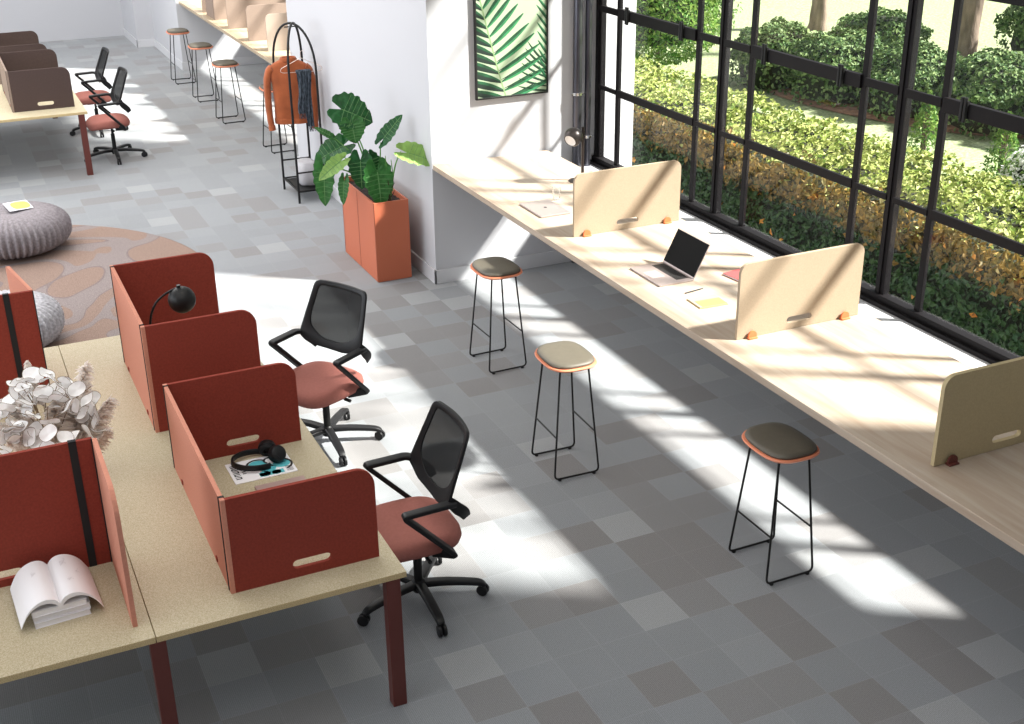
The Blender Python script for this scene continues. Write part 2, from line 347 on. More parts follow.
def lathe(bm, prof, n=24, c=(0, 0, 0), mi=0, axis=None):
    b = bmesh.new(); rings = []
    for r, z in prof:
        if r < 1e-5: rings.append([b.verts.new((0, 0, z))])
        else: rings.append([b.verts.new((r * math.cos(2 * PI * k / n), r * math.sin(2 * PI * k / n), z)) for k in range(n)])
    for A, Bn in zip(rings, rings[1:]):
        for k in range(n):
            a0 = A[k % len(A)]; a1 = A[(k + 1) % len(A)]; b0 = Bn[k % len(Bn)]; b1 = Bn[(k + 1) % len(Bn)]
            vs = []
            for v in (a0, a1, b1, b0):
                if v not in vs: vs.append(v)
            if len(vs) > 2: b.faces.new(vs)
    for f in b.faces: f.material_index = mi
    mt = Matrix.Translation(c)
    if axis is not None: mt = mt @ Vector(axis).to_track_quat('Z', 'Y').to_matrix().to_4x4()
    merge(bm, b, mt)
def extrude_poly(bm, outer, holes, t, M4, mi=0, edge_mi=None):
    """flat outline (list of xy) with holes, thickness t along local +z, placed by M4"""
    b = bmesh.new()
    def loop(pts):
        vs = [b.verts.new((x, y, 0)) for x, y in pts]
        return [b.edges.new((vs[i], vs[(i + 1) % len(vs)])) for i in range(len(vs))]
    es = loop(outer)
    for h in holes: es += loop(h)
    bmesh.ops.triangle_fill(b, use_beauty=True, edges=es)
    for f in b.faces: f.material_index = mi
    r = bmesh.ops.extrude_face_region(b, geom=b.faces[:])
    vs = [v for v in r['geom'] if isinstance(v, bmesh.types.BMVert)]
    bmesh.ops.translate(b, verts=vs, vec=(0, 0, t))
    b.normal_update()
    if edge_mi is not None:
        for f in b.faces:
            if abs(f.normal.z) < .5: f.material_index = edge_mi
    merge(bm, b, M4)
def superell(a, b_, n=40, e=3.2):
    out = []
    for k in range(n):
        t = 2 * PI * k / n; c = math.cos(t); s = math.sin(t)
        out.append((a * math.copysign(abs(c) ** (2 / e), c), b_ * math.copysign(abs(s) ** (2 / e), s)))
    return out
def loft(bm, rings, cap=True, mi=0):
    R = [[bm.verts.new(p) for p in r] for r in rings]; m = len(R[0])
    for A, Bn in zip(R, R[1:]):
        for j in range(m):
            f = bm.faces.new((A[j], A[(j + 1) % m], Bn[(j + 1) % m], Bn[j])); f.material_index = mi
    if cap:
        f = bm.faces.new(R[0][::-1]); f.material_index = mi; f = bm.faces.new(R[-1]); f.material_index = mi
def fastmesh(name, verts, faces, m, parent=None, mids=None, smooth=False):
    me = bpy.data.meshes.new(name); me.from_pydata(verts, [], faces)
    for x in (m if isinstance(m, (list, tuple)) else [m]): me.materials.append(x)
    if mids: me.polygons.foreach_set('material_index', mids)
    if smooth: me.polygons.foreach_set('use_smooth', [True] * len(faces))
    me.update(); o = bpy.data.objects.new(name, me); COL.objects.link(o)
    if parent is not None: o.parent = parent
    return o
def struct(name, bm, m, **k):
    o = finish(name, bm, m, **k)
    if o.parent is None: o['kind'] = 'structure'
    return o

# ------------------------------------------------------------------ room shell
CEIL = 4.72
b = B(); box(b, -9, 5.45, -1.6, 24.9, -0.12, 0.0); struct('floor', b, M['carpet'])
b = B(); box(b, -7.2, 5.75, -1.6, 24.9, CEIL, CEIL + .15); struct('ceiling', b, M['ceil'])
b = B(); box(b, -9, 5.75, 24.56, 24.9, 0, CEIL); struct('wall_back', b, M['wall'])
b = B(); box(b, -9, 5.75, -1.8, -1.6, 0, CEIL); struct('wall_front', b, M['wall'])
b = B(); box(b, -6.9, -6.7, -1.6, 1.8, 0, CEIL); struct('wall_left', b, M['wall'])
# solid blocks between the two window bays
b = B(); box(b, 3.74, 5.2, 9.74, 14.10, 0, CEIL); box(b, 5.2, 5.75, 9.80, 14.04, 0, CEIL); struct('wall_right_pier', b, M['wall'])
b = B(); box(b, 3.70, 5.75, 20.64, 24.56, 0, CEIL); box(b, 3.40, 3.70, 23.13, 24.56, 0, CEIL); struct('wall_right_end', b, M['wall'])
b = B(); box(b, 5.2, 5.75, -1.6, 3.04, 0, CEIL); struct('wall_right_near', b, M['wall'])
for k, (y0, y1) in enumerate(((3.04, 9.74), (14.10, 20.64))):
    b = B(); box(b, 5.17, 5.44, y0, y1, 0, 0.87); box(b, 5.2, 5.6, y0 - .0, y1 + (.06 if k == 0 else 0), 4.47, CEIL)
    struct('wall_right_sill' if k == 0 else 'wall_right_sill_far', b, M['wall'])
    b = B(); box(b, 5.15, 5.44, y0, y1 + .0, 0.87, 0.90, .004); o = struct('trim_1' if k == 0 else 'trim_2', b, M['white'])
# baseboards
b = B(); box(b, 3.722, 3.74, 9.722, 14.10, 0, 0.13, .003); box(b, 3.722, 5.17, 9.722, 9.74, 0, 0.13, .003); struct('baseboard_right', b, M['white'])
b = B(); box(b, 3.684, 3.70, 20.62, 23.13, 0, 0.13, .003); box(b, 3.684, 5.17, 20.622, 20.64, 0, .13, .003); box(b, 3.384, 3.40, 23.112, 24.56, 0, .13, .003); box(b, 3.384, 3.70, 23.112, 23.13, 0, .13, .003)
struct('baseboard_right_end', b, M['white'])

# ------------------------------------------------------------------ windows
def window(name, y0, mull, transoms, hinges=True):
    w = empty(name, (0, 0, 0)); w['kind'] = 'structure'
    XF = 5.34
    ztop = 4.47; ylo = 3.04 + y0; yhi = 9.78 + y0
    f = B(); box(f, XF - .03, XF + .05, ylo, yhi, 0.90, 0.97, .004); box(f, XF - .06, XF - .03, ylo, yhi, 0.90, 0.93, .004)
    box(f, XF - .03, XF + .05, ylo, yhi, ztop - .08, ztop)
    finish('window_frame', f, M['winf'], w)
    for (a, c, thick) in mull:
        f = B(); wd = .08 if thick else .048; dp = .05 if thick else .03
        if c > 9.7: wd = .10
        box(f, XF - .005, XF + dp - .005, c + y0 - wd, c + y0, 0.93, ztop, .003)
        if thick: box(f, XF - .015, XF - .005, c + y0 - wd + .03, c + y0 - .03, .93, ztop, .002)
        finish('mullion', f, M['winf'], w)
    ys = [(m[1] + y0 - (.08 if m[2] else .048), m[1] + y0) for m in mull]
    for i in range(len(ys) - 1):
        a = ys[i][1]; c = ys[i + 1][0]; wide = (c - a) > 0.8
        for z0, z1, tk in transoms:
            f = B(); h = (z1 - z0) * (1.0 if wide else .62) / 2; zc = (z0 + z1) / 2 - .008 if not (tk and not wide) else z0 + .045; h *= .86
            box(f, XF - .012 - (.012 if tk and wide else 0), XF + .012, a - .01, c + .01, zc - h, zc + h, .003)
            finish('transom', f, M['winf'], w)
            if tk and wide and hinges:
                for yy in (a + .17, c - .17):
                    f = B()
                    for q in (-.013, .013): tube(f, [(XF - .038, yy + q, z0 - .02), (XF - .038, yy + q, z1 + .02)], .011, 8)
                    box(f, XF - .036, XF - .022, yy - .028, yy + .028, z0 + .0, z1 - .0)
                    finish('hinge', f, M['blackm'], w, smooth=40)
        f = B(); zs = [0.95] + [v for t in transoms for v in ((t[0] + t[1]) / 2,)] + [ztop - .04]
        for za, zb in zip(zs, zs[1:]):
            g = B(); v = [g.verts.new(q) for q in ((XF + .002, a - .01, za), (XF + .002, c + .01, za), (XF + .002, c + .01, zb), (XF + .002, a - .01, zb))]; g.faces.new(v)
            finish('pane', g, M['glass'], w)
        f.free()
    return w
mull = [(3.04, 3.14, 1), (3.50, 3.60, 0), (3.87, 4.00, 1), (4.24, 4.33, 0), (5.46, 5.55, 0), (5.79, 5.92, 1), (6.17, 6.26, 0), (7.38, 7.48, 0), (7.71, 7.87, 1), (8.10, 8.18, 0), (9.32, 9.41, 0), (9.63, 9.78, 1)]
mull = [m for m in mull if not (m[0] == 3.50)]
tr = [(1.58, 1.65, 0), (2.235, 2.335, 1), (2.895, 2.965, 0), (3.55, 3.63, 0)]
window('window_1', 0, mull, tr)
window('window_2', 10.86, mull, tr, hinges=False)

# ------------------------------------------------------------------ outdoors
GZ = 0.30
b = B(); box(b, 5.45, 6.52, -2, 30, 0.0, GZ); struct('terrace_curb', b, M['concrete'])
b = B()
for i in range(1): pass
nx, ny = 30, 40; X0, X1, Y0, Y1 = 6.52, 60, -20, 80
V = []; F = []
for i in range(nx + 1):
    for j in range(ny + 1):
        x = X0 + (X1 - X0) * i / nx; y = Y0 + (Y1 - Y0) * j / ny
        V.append((x, y, GZ - .02 + 0.02 * max(0, x - 10) + .05 * noise.noise((x * .2, y * .2, 0))))
for i in range(nx):
    for j in range(ny):
        a = i * (ny + 1) + j; F.append((a, a + ny + 1, a + ny + 2, a + 1))
o = fastmesh('lawn', V, F, M['lawn']); o['kind'] = 'structure'; b.free()
b = B()
lathe(b, [(0, .03), (.55, .028), (.68, .0)], 28, (0, 0, 0)); bmesh.ops.scale(b, vec=(1, 2.9, 1), verts=b.verts[:]); bmesh.ops.rotate(b, cent=(0, 0, 0), matrix=Matrix.Rotation(.27, 3, 'Z'), verts=b.verts[:]); bmesh.ops.translate(b, vec=(10.95, 12.2, GZ + .01), verts=b.verts[:])
o = finish('mulch_bed', b, M['mulch']); o['kind'] = 'structure'

def leaves(points, size, mids=None, droop=0.3, elong=1.6):
    """points: (pos, normal, mat) -> many small folded leaves"""
    V = []; F = []; MI = []
    for pos, nrm, mi in points:
        nrm = (Vector(nrm) + Vector((random.gauss(0, .55), random.gauss(0, .55), random.gauss(0, .55)))).normalized()
        t = nrm.cross(Vector((random.gauss(0, 1), random.gauss(0, 1), random.gauss(0, 1)))).normalized(); s = nrm.cross(t)
        L_ = size * random.uniform(.6, 1.3); Wd = L_ / elong; p = Vector(pos); k = len(V)
        V += [tuple(p - t * L_ * .5), tuple(p + s * Wd * .5 + nrm * L_ * .12), tuple(p + t * L_ * .5 - nrm * L_ * .1), tuple(p - s * Wd * .5 + nrm * L_ * .12)]
        F += [(k, k + 1, k + 2), (k, k + 2, k + 3)]; MI += [mi, mi]
    return V, F, MI
def nzz(x, y, z=0, s=1.0): return noise.noise((x * s, y * s, z * s))
# hedge right outside the window
pts = []
HX0, HX1, HZ = 6.55, 7.85, 1.02
for i in range(18000):   # top
    x = random.uniform(HX0, HX1); y = random.uniform(3.0, 15.0)
    e = min(1, (x - HX0) / .25) * 1.0
    z = HZ + .10 * nzz(x, y, 0, 2.2) + .06 * nzz(x, y, 3, 6) - .14 * (1 - e) ** 2 + random.uniform(-.05, .05)
    pts.append(((x, y, z), (-.25, 0, 1), 0 if x > HX0 + .18 or random.random() < .45 else 2))
for i in range(15000):   # face towards the window
    z = random.uniform(GZ, HZ); y = random.uniform(3.0, 15.0)
    x = HX0 + .10 * nzz(z * 2, y * 1.5, 5, 1.5) + random.uniform(-.05, .03) - (.06 if z < .6 else 0)
    lim = .70 + .10 * nzz(y, 3, 1, 1.3)
    g = 2 if z > lim + random.gauss(0, .05) else 1
    if random.random() < .006: g = 3
    pts.append(((x, y, z), (-1, 0, .3), g))
for i in range(2500):
    z = random.uniform(GZ, HZ); pts.append(((HX1 + random.uniform(-.05, .05), random.uniform(3, 15), z), (1, 0, .3), 0))
V, F, MI = leaves(pts, .060)
hd = empty('hedge', (7.3, 9, GZ)); tag(hd, 'low leafy hedge right outside the window, yellow-green on top, golden brown in front', 'hedge')
o = fastmesh('foliage', V, F, [M['hleaf'], M['ivy'], M['gold'], M['orangeleaf']], hd, MI)
o.location = (-7.3, -9, -GZ)
b = B(); box(b, HX0 + .05, HX1 - .05, 3.0, 15, GZ, HZ - .09, .04); o = finish('shadow_core', b, M['hcore'], hd, loc=(-7.3, -9, -GZ))

def bush(cx, cy, rx, ry, h, n, size, label, name='shrub', cat='shrub', mats='bleaf', group=None, base=None, lump=.18):
    gz = base if base is not None else GZ
    r = empty(name, (cx, cy, gz)); tag(r, label, cat, group)
    pts = []
    for i in range(n):
        u = random.uniform(0, 2 * PI); w = random.uniform(-.15, 1) ** 1 ; w = max(w, -.2)
        rr = math.sqrt(max(0, 1 - max(w, 0) ** 2)) if w > 0 else 1 - .15 * abs(w)
        d = Vector((math.cos(u) * rr, math.sin(u) * rr, max(w, 0)))
        k = 1 + lump * nzz(d.x * 2 + cx, d.y * 2 + cy, d.z * 2, 1.3) + random.uniform(-.07, .03)
        z = h * (.45 + .55 * d.z) if w > 0 else h * .45 * random.random()
        pts.append(((d.x * rx * k, d.y * ry * k, z * (k if w > 0 else 1)), (d.x, d.y, d.z + .3), 0))
    V, F, MI = leaves(pts, size)
    fastmesh('foliage', V, F, M[mats], r)
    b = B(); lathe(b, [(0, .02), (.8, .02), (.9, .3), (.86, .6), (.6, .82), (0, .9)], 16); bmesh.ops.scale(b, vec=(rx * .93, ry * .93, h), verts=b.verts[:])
    finish('shadow_core', b, M['hcore'], r); return r
def fl_(px, py, z):  # reserved for layout notes
    return None
bush(10.55, 14.15, .62, .62, .80, 5200, .065, 'clipped round shrub on the lawn, leftmost of the near row')
bush(10.75, 13.05, .66, .66, .84, 5200, .065, 'clipped round shrub of the near row, second from the left, below the slimmer trunk')
bush(11.0, 11.98, .62, .62, .82, 5200, .065, 'clipped round shrub of the near row, third from the left')
bush(11.35, 10.95, .64, .64, .86, 5200, .065, 'clipped round shrub of the near row, fourth from the left')
bush(11.75, 9.9, .68, .68, .95, 5200, .065, 'clipped round shrub at the right end of the near row')
bush(13.3, 15.3, .70, .70, .62, 2600, .075, 'small dark shrub on the open lawn right of the slimmer tree trunk')
bush(14.6, 12.6, 1.15, 1.15, 1.35, 6000, .08, 'tall dense shrub behind the leaning tree trunk at the upper right')

def frond_tree(cx, cy, h, r, n, size, label, name, cat, mats='conif', gz=GZ, cone=True):
    rt = empty(name, (cx, cy, gz)); tag(rt, label, cat)
    pts = []
    for i in range(n):
        t = random.random() ** .8; z = h * (.06 + .94 * t); rad = r * ((1 - t) ** .7 if cone else math.sqrt(max(.02, 1 - (2 * t - 1) ** 4)))
        u = random.uniform(0, 2 * PI); q = rad * (.72 + .33 * random.random()) * (1 + .25 * nzz(math.cos(u) * 3, math.sin(u) * 3, z * 2))
        pts.append(((math.cos(u) * q, math.sin(u) * q, z), (math.cos(u), math.sin(u), .6), 0))
    V, F, MI = leaves(pts, size, elong=3.0); fastmesh('foliage', V, F, M[mats], rt)
    b = B(); tube(b, [(0, 0, -.02), (0, 0, h * .9)], .03, 6); finish('trunk', b, M['bark'], rt)
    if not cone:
        b = B(); lathe(b, [(0, h * .12), (r * .5, h * .16), (r * .68, h * .4), (r * .68, h * .65), (r * .45, h * .88), (0, h * .93)], 18); finish('shadow_core', b, M['hcore'], rt)
    return rt
frond_tree(9.35, 15.3, 3.4, 1.0, 30000, .075, 'bright green feathery conifer seen through the left end of the window', 'conifer', 'tree', cone=False)
frond_tree(8.6, 9.1, 1.05, .24, 1300, .05, 'slim light green conifer sapling behind the hedge, left of the thick mullion', 'conifer_sapling', 'sapling')
frond_tree(8.6, 8.1, 1.05, .26, 1300, .05, 'bushier conifer sapling behind the hedge, among the white blossom', 'conifer_sapling', 'sapling')
rt = bush(8.45, 7.35, .38, .52, .95, 2200, .045, 'pale flowering bush with white blossom at the right end of the hedge', 'flowering_bush', 'shrub', mats='conif')
pts = []
for i in range(420):
    u = random.uniform(0, 2 * PI); w = random.random(); c = Vector((math.cos(u) * .38 * math.sqrt(1 - w * w), math.sin(u) * .52 * math.sqrt(1 - w * w), .95 * (.45 + .55 * w) + .02))
    for k in range(4): pts.append((tuple(c + Vector((random.gauss(0, .015), random.gauss(0, .015), random.gauss(0, .015)))), (c.x, c.y, 1), 0))
V, F, MI = leaves(pts, .04, elong=1.1); fastmesh('blossom', V, F, M['flower'], rt)
def trunk(cx, cy, r, lean, label):
    b = B(); path = [(0, 0, -.1), (0.02, 0, .3), (lean * .5, .02, 1.5), (lean * 1.1, .0, 3.2), (lean * 1.6, 0, 5.5)]
    P = resample(path, 5); sc = [1.35 if p.z < .1 else (1.12 if p.z < .4 else 1 - .06 * p.z) for p in P]
    sweep(b, P, [(r * (1 + .12 * math.sin(3 * a) + .06 * math.sin(7 * a)) * math.cos(a), r * (1 + .12 * math.sin(3 * a)) * math.sin(a)) for a in [2 * PI * k / 18 for k in range(18)]], scale=sc, up=(0, 1, 0))
    o = finish('tree_trunk', b, M['bark'], smooth=60, loc=(cx, cy, GZ)); tag(o, label, 'tree')
trunk(13.62, 17.22, .13, .02, 'slimmer upright tree trunk on the lawn, left of the other trunk')
trunk(14.0, 14.25, .18, .28, 'thicker leaning tree trunk among the shrubs at the upper right')

# ------------------------------------------------------------------ counters
def counter(name, x0, x1, y0, y1, z, m, label):
    b = B(); box(b, x0, x1, y0, y1, z - .045, z, .004); o = finish(name, b, m)
    tag(o, label, 'counter'); return o
counter('bar_counter', 3.74, 4.83, 2.6, 9.72, 1.09, M['counter'], 'long pale wood bar counter running below the big black-framed window')
counter('bar_counter', 3.74, 4.83, 14.35, 20.62, 1.09, M['counter2'], 'pale wood bar counter in the far alcove at the top of the photo')
def panel(w, h, t, r=.07, slot=None, both=True, left=True):
    """upright panel: local x 0..w, z 0..h, y 0..t; top corners rounded; slot=(cx,cz,len,ht)"""
    o = [(0, 0), (w, 0)]
    for k in range(9): a = k / 8 * PI / 2; o.append((w - r + r * math.cos(a), h - r + r * math.sin(a)))
    if both:
        for k in range(9): a = PI / 2 + k / 8 * PI / 2; o.append((r + r * math.cos(a), h - r + r * math.sin(a)))
    else: o.append((0, h))
    holes = []
    if slot:
        cx, cz, L_, H_ = slot; q = []
        for k in range(7): a = -PI / 2 + k / 6 * PI; q.append((cx + L_ / 2 - H_ / 2 + H_ / 2 * math.cos(a), cz + H_ / 2 * math.sin(a)))
        for k in range(7): a = PI / 2 + k / 6 * PI; q.append((cx - L_ / 2 + H_ / 2 + H_ / 2 * math.cos(a), cz + H_ / 2 * math.sin(a)))
        holes = [q]
    return o, holes
PM = Matrix(((1, 0, 0, 0), (0, 0, -1, 0), (0, 1, 0, 0), (0, 0, 0, 1)))   # xy outline -> xz upright, thickness towards -y
def clamp(parent, x, m):
    b = B()
    # rounded half-disc foot gripping the lower edge, both sides
    for s in (-1, 1):
        prof = [(-.028, 0), (.028, 0)] + [(.028 * math.cos(a), .022 + .026 * math.sin(a)) for a in [k / 8 * PI for k in range(9)]]
        extrude_poly(b, prof, [], .010, Matrix.Translation((x, (-.034 if s < 0 else .010) + .012, 0)) @ PM)
        box(b, x - .030, x + .030, min(s * .012, s * .045) - .0, max(s * .012, s * .045), 0.0, .010, .003)
    lathe(b, [(0, 0), (.007, 0), (.007, .006), (0, .006)], 10, (x, -.024, .026), axis=(0, -1, 0))
    return finish('clamp', b, m, parent, smooth=40)
def counter_screen(x0, x1, y, z, m, label, h=.455, cm=None, slot=True, group=None):
    r = empty('desk_screen', (x0, y, z)); w = x1 - x0; tag(r, label, 'desk screen', group)
    o, hl = panel(w, h, .022, .06, (w * .5, .058, .18, .040) if slot else None)
    b = B(); extrude_poly(b, o, hl, .022, Matrix.Translation((0, .011, 0.002)) @ PM); finish('screen_panel', b, m, r)
    if cm: clamp(r, .095, cm); clamp(r, w - .11, cm)
    return r
counter_screen(3.92, 4.79, 7.47, 1.09, M['sand'], 'sand-coloured desk screen on the counter nearest the globe lamp, left of the laptop', cm=M['orange'])
counter_screen(3.90, 4.765, 5.42, 1.09, M['sand'], 'sand-coloured desk screen on the counter between the open laptop and the bright sunlit stretch', cm=M['orange'])
counter_screen(3.87, 4.74, 3.78, 1.09, mat('olive_sand_felt', (0.42, 0.34, 0.20), 0.9, spec=.15, nscale=120, namt=.06), 'olive-sand desk screen on the counter cut by the right edge of the photo', cm=M['legm'])

# far counter screens: hinged taupe screens
for (x0, y, ln, lab) in ((3.87, 15.64, .8, 'palest taupe screen on the far counter, nearest the clothes rack'),
                         (3.83, 16.47, .9, 'taupe screen on the far counter, second from the clothes rack'),
                         (3.82, 17.57, .9, 'taupe screen on the far counter, third from the clothes rack'),
                         (3.83, 19.25, .95, 'farthest folded taupe screen on the far counter, by the window')):
    counter_screen(x0, x0 + ln, y, 1.09, M['taupe'] if y > 16 else M['palet'], lab, h=.45)
r = empty('desk_screen', (3.83, 18.45, 1.09)); tag(r, 'folded taupe screen on the far counter, second farthest, like an open book', 'desk screen')
o, hl = panel(.9, .45, .022, .06); b = B(); extrude_poly(b, o, hl, .022, PM); finish('screen_panel', b, M['taupe'], r)
o, hl = panel(.5, .45, .022, .06, both=False); b = B(); extrude_poly(b, o, hl, .022, Matrix.Translation((0, .03, 0)) @ Matrix.Rotation(PI / 2, 4, 'Z') @ PM); finish('screen_wing', b, M['taupe'], r)

# ------------------------------------------------------------------ laptop
def laptop():
    r = empty('laptop', (4.075, 6.525, 1.09)); tag(r, 'open silver-pink laptop with black screen on the counter between two sand screens', 'laptop')
    # local: hinge at +x side; width along y 0.38, depth along x 0.26
    b = B(); box(b, -.128, .128, -.19, .19, 0.001, .013, .004); box(b, -.128, .05, -.19, .19, .0129, .0131); finish('laptop_base', b, M['silver'], r)
    b = B(); box(b, .018, .112, -.155, .155, .0131, .0136); kb = finish('keyboard', b, M['keybed'], r)
    b = B()
    for i in range(5):
        for j in range(14):
            x = .024 + i * .0175; y = -.150 + j * .0215
            if i == 0 and 4 <= j <= 8: continue
            box(b, x, x + .0150, y, y + .0185, .0136, .0152)
    box(b, .024, .039, -.064, .04, .0136, .0152); finish('keys', b, M['keys'], kb)
    b = B(); box(b, -.100, -.01, -.062, .062, .0131, .0134); finish('trackpad', b, mat('trackpad', (0.58, 0.48, 0.46), .3, .4), r)
    lid = empty('lid', (0, 0, 0)); lid.parent = r
    bpy.data.objects.remove(lid)
    ang = math.radians(27)
    T = Matrix.Translation((.124, 0, .012)) @ Matrix.Rotation(ang, 4, 'Y')
    b = B(); box(b, 0, .006, -.19, .19, 0, .245, .003); l = finish('lid', b, M['silver'], r); l.matrix_basis = T
    b = B(); box(b, -.0012, .0, -.186, .186, .012, .241, 0); s = finish('screen', b, M['screen'], l)
    return r
lp = laptop()
# closed laptop
r = empty('closed_laptop', (4.03, 8.15, 1.09)); tag(r, 'closed thin silver laptop lying flat on the counter beside the drinking glasses', 'laptop')
b = B(); box(b, -.125, .125, -.19, .19, 0.001, .016, .005); finish('laptop_base', b, M['silver'], r)
b = B(); lathe(b, [(0, 0), (.012, 0), (.012, .0008), (0, .0008)], 16, (0.005, 0, .016)); bmesh.ops.scale(b, vec=(1, 1.25, 1), verts=b.verts[:]); finish('emblem', b, M['ink'], r)
# drinking glasses
gm = bpy.data.materials.new('clear_glass'); gm.use_nodes = True; t = gm.node_tree; t.nodes.remove(t.nodes['Principled BSDF'])
a_ = N(t, 'ShaderNodeBsdfTransparent'); a_.inputs[0].default_value = (.97, .98, .98, 1); g_ = N(t, 'ShaderNodeBsdfGlossy'); g_.inputs['Roughness'].default_value = .03
lw = N(t, 'ShaderNodeLayerWeight'); lw.inputs[0].default_value = .25; mx = N(t, 'ShaderNodeMixShader'); L(t, lw.outputs['Facing'], mx.inputs[0]); L(t, a_.outputs[0], mx.inputs[1]); L(t, g_.outputs[0], mx.inputs[2])
L(t, mx.outputs[0], t.nodes['Material Output'].inputs['Surface'])
def glass(x, y, label):
    b = B(); lathe(b, [(0, .001), (.028, .001), (.034, .10), (.032, .10), (.026, .008), (0, .008)], 24, (0, 0, 0)); o = finish('drinking_glass', b, gm, smooth=30, loc=(x, y, 1.09)); tag(o, label, 'glass')
glass(4.22, 8.33, 'clear drinking glass behind the closed laptop, nearer the counter front')
glass(4.36, 8.12, 'clear drinking glass beside the closed laptop, nearer the sand screen')
# pen, folder, notebook
b = B(); tube(b, [(0, 0, .005), (.125, .02, .005)], .0045, 8); tube(b, [(.125, .02, .005), (.148, .0238, .005)], .003, 8); o = finish('pen', b, M['ink'], loc=(4.03, 6.165, 1.09)); tag(o, 'slim dark pen lying on the counter beside the open laptop', 'pen')
r = empty('notebook', (4.075, 5.985, 1.09), math.radians(-3)); tag(r, 'pale yellow open notebook lying on the counter near the pen', 'notebook')
b = B(); box(b, -.10, .10, -.085, .085, 0, .004, .001); finish('cover', b, M['cream'], r)
b = B(); box(b, -.095, .095, -.08, .08, .004, .009); finish('pages', b, M['creamf'], r)
b = B(); box(b, -.075, .095, -.078, .02, .009, .0105); finish('top_page', b, M['cream'], r)
r = empty('pink_notebook', (4.56, 6.28, 1.09), math.radians(8)); tag(r, 'coral pink notebook half hidden behind the middle sand screen', 'notebook')
b = B(); box(b, -.12, .12, -.085, .085, 0, .003); box(b, -.12, .12, -.085, .085, .011, .014); box(b, .117, .12, -.085, .085, 0, .014); finish('cover', b, M['pinkn'], r)
b = B(); box(b, -.117, .117, -.082, .082, .003, .011); finish('pages', b, M['paper'], r)

# ------------------------------------------------------------------ globe lamp on the counter
r = empty('globe_lamp', (4.61, 8.72, 1.09)); tag(r, 'dark bronze globe lamp with a disc base on the window counter', 'lamp')
b = B(); lathe(b, [(0, 0), (.072, 0), (.074, .006), (.070, .010), (0, .012)], 36); finish('base', b, M['bronze'], r, smooth=30)
b = B(); tube(b, [(.045, .0, .008), (.045, .0, .44)], .0125, 12, up=(0, 1, 0)); box(b, .030, .060, -.012, .012, .35, .41, .004); finish('pole', b, M['bronze'], r, smooth=40)
hc = Vector((-.052, -.02, .375)); R_ = .076; ax = Vector((-.78, -.45, -.42)).normalized()
prof = []
for k in range(15):
    a = PI - k / 14 * (PI - .75); prof.append((R_ * math.sin(a), R_ * math.cos(a)))
b = B(); lathe(b, prof + [(R_ * math.sin(.75) * .93, R_ * math.cos(.75) - .003)], 28, tuple(hc), axis=ax); tube(b, [tuple(hc + Vector((.06, .015, 0))), (.045, 0, .385)], .01, 8); sh = finish('lamp_shade', b, M['bronze'], r, smooth=40)
b = B(); q = R_ * math.sin(.75) * .92; lathe(b, [(0, R_ * math.cos(.75) - .010), (q * .8, R_ * math.cos(.75) - .007), (q, R_ * math.cos(.75) - .003), (q, R_ * math.cos(.75) - .02)], 28, tuple(hc), axis=ax); finish('reflector', b, M['lampw'], sh, smooth=40)

# ------------------------------------------------------------------ stools
def stool():
    r = empty('bar_stool')
    # shell and cushion
    def ring(a, c, z, curve): return [(x, y, z + curve * ((y / .21) ** 2) * .5 - curve * .2) for x, y in superell(a, c, 40, 3.0)]
    b = B(); loft(b, [ring(.13, .17, .738, .012), ring(.158, .200, .745, .012), ring(.168, .211, .756, .012), ring(.165, .208, .764, .012), ring(.150, .193, .763, .012)]); finish('seat_shell', b, M['coral'], r, smooth=50)
    b = B(); loft(b, [ring(.148, .190, .762, .012), ring(.155, .196, .772, .012), ring(.150, .192, .783, .012), ring(.125, .168, .790, .012), ring(.06, .09, .7925, .012), ring(.008, .01, .793, .012)]); finish('cushion', b, M['olive'], r, smooth=60)
    X, Yb = .155, .18; xt, yt = .095, .125
    for s in (-1, 1):
        b = B(); path = fillet([(-xt, s * yt, .745), (-X, s * Yb, .012), (X, s * Yb, .012), (xt, s * yt, .745)], .035, 5)
        tube(b, path, .0065, 8, up=(0, 1, 0)); finish('leg_frame', b, M['blackm'], r, smooth=50)
        for q in (-1, 1):
            b = B(); lathe(b, [(0, 0), (.012, 0), (.012, .010), (0, .010)], 12, (q * (X - .035), s * Yb, 0)); finish('foot_pad', b, M['blackp'], r)
    for q in (-1, 1):
        z = .29; f = z / .745; x = X + (xt - X) * f; y = Yb + (yt - Yb) * f
        b = B(); tube(b, [(q * x, -y, z), (q * x, y, z)], .0055, 8); finish('footrest', b, M['blackm'], r)
    return r
st = stool()
spots = [(3.53, 7.95, 1, 'olive-cushioned bar stool nearest the picture wall, standing by the wall corner'),
         (3.255, 6.29, -2, 'middle of the three near bar stools, its taupe cushion fully sunlit'),
         (3.77, 4.77, 0, 'nearest bar stool, on its own close to the counter front at lower right'),
         (3.52, 19.75, 0, 'farthest bar stool, leftmost of the row at the far counter'),
         (3.56, 18.33, 0, 'second bar stool from the left at the far counter'),
         (3.57, 16.84, 2, 'third bar stool from the left at the far counter, next to the clothes rack'),
         (3.75, 15.02, 2, 'bar stool standing behind the rust jacket on the clothes rack')]
for i, (x, y, a, lab) in enumerate(spots):
    o = st if i == 0 else copy_tree(st)
    o.location = (x, y, 0); o.rotation_euler = (0, 0, math.radians(a)); tag(o, lab, 'bar stool', 'bar stools at the two window counters')

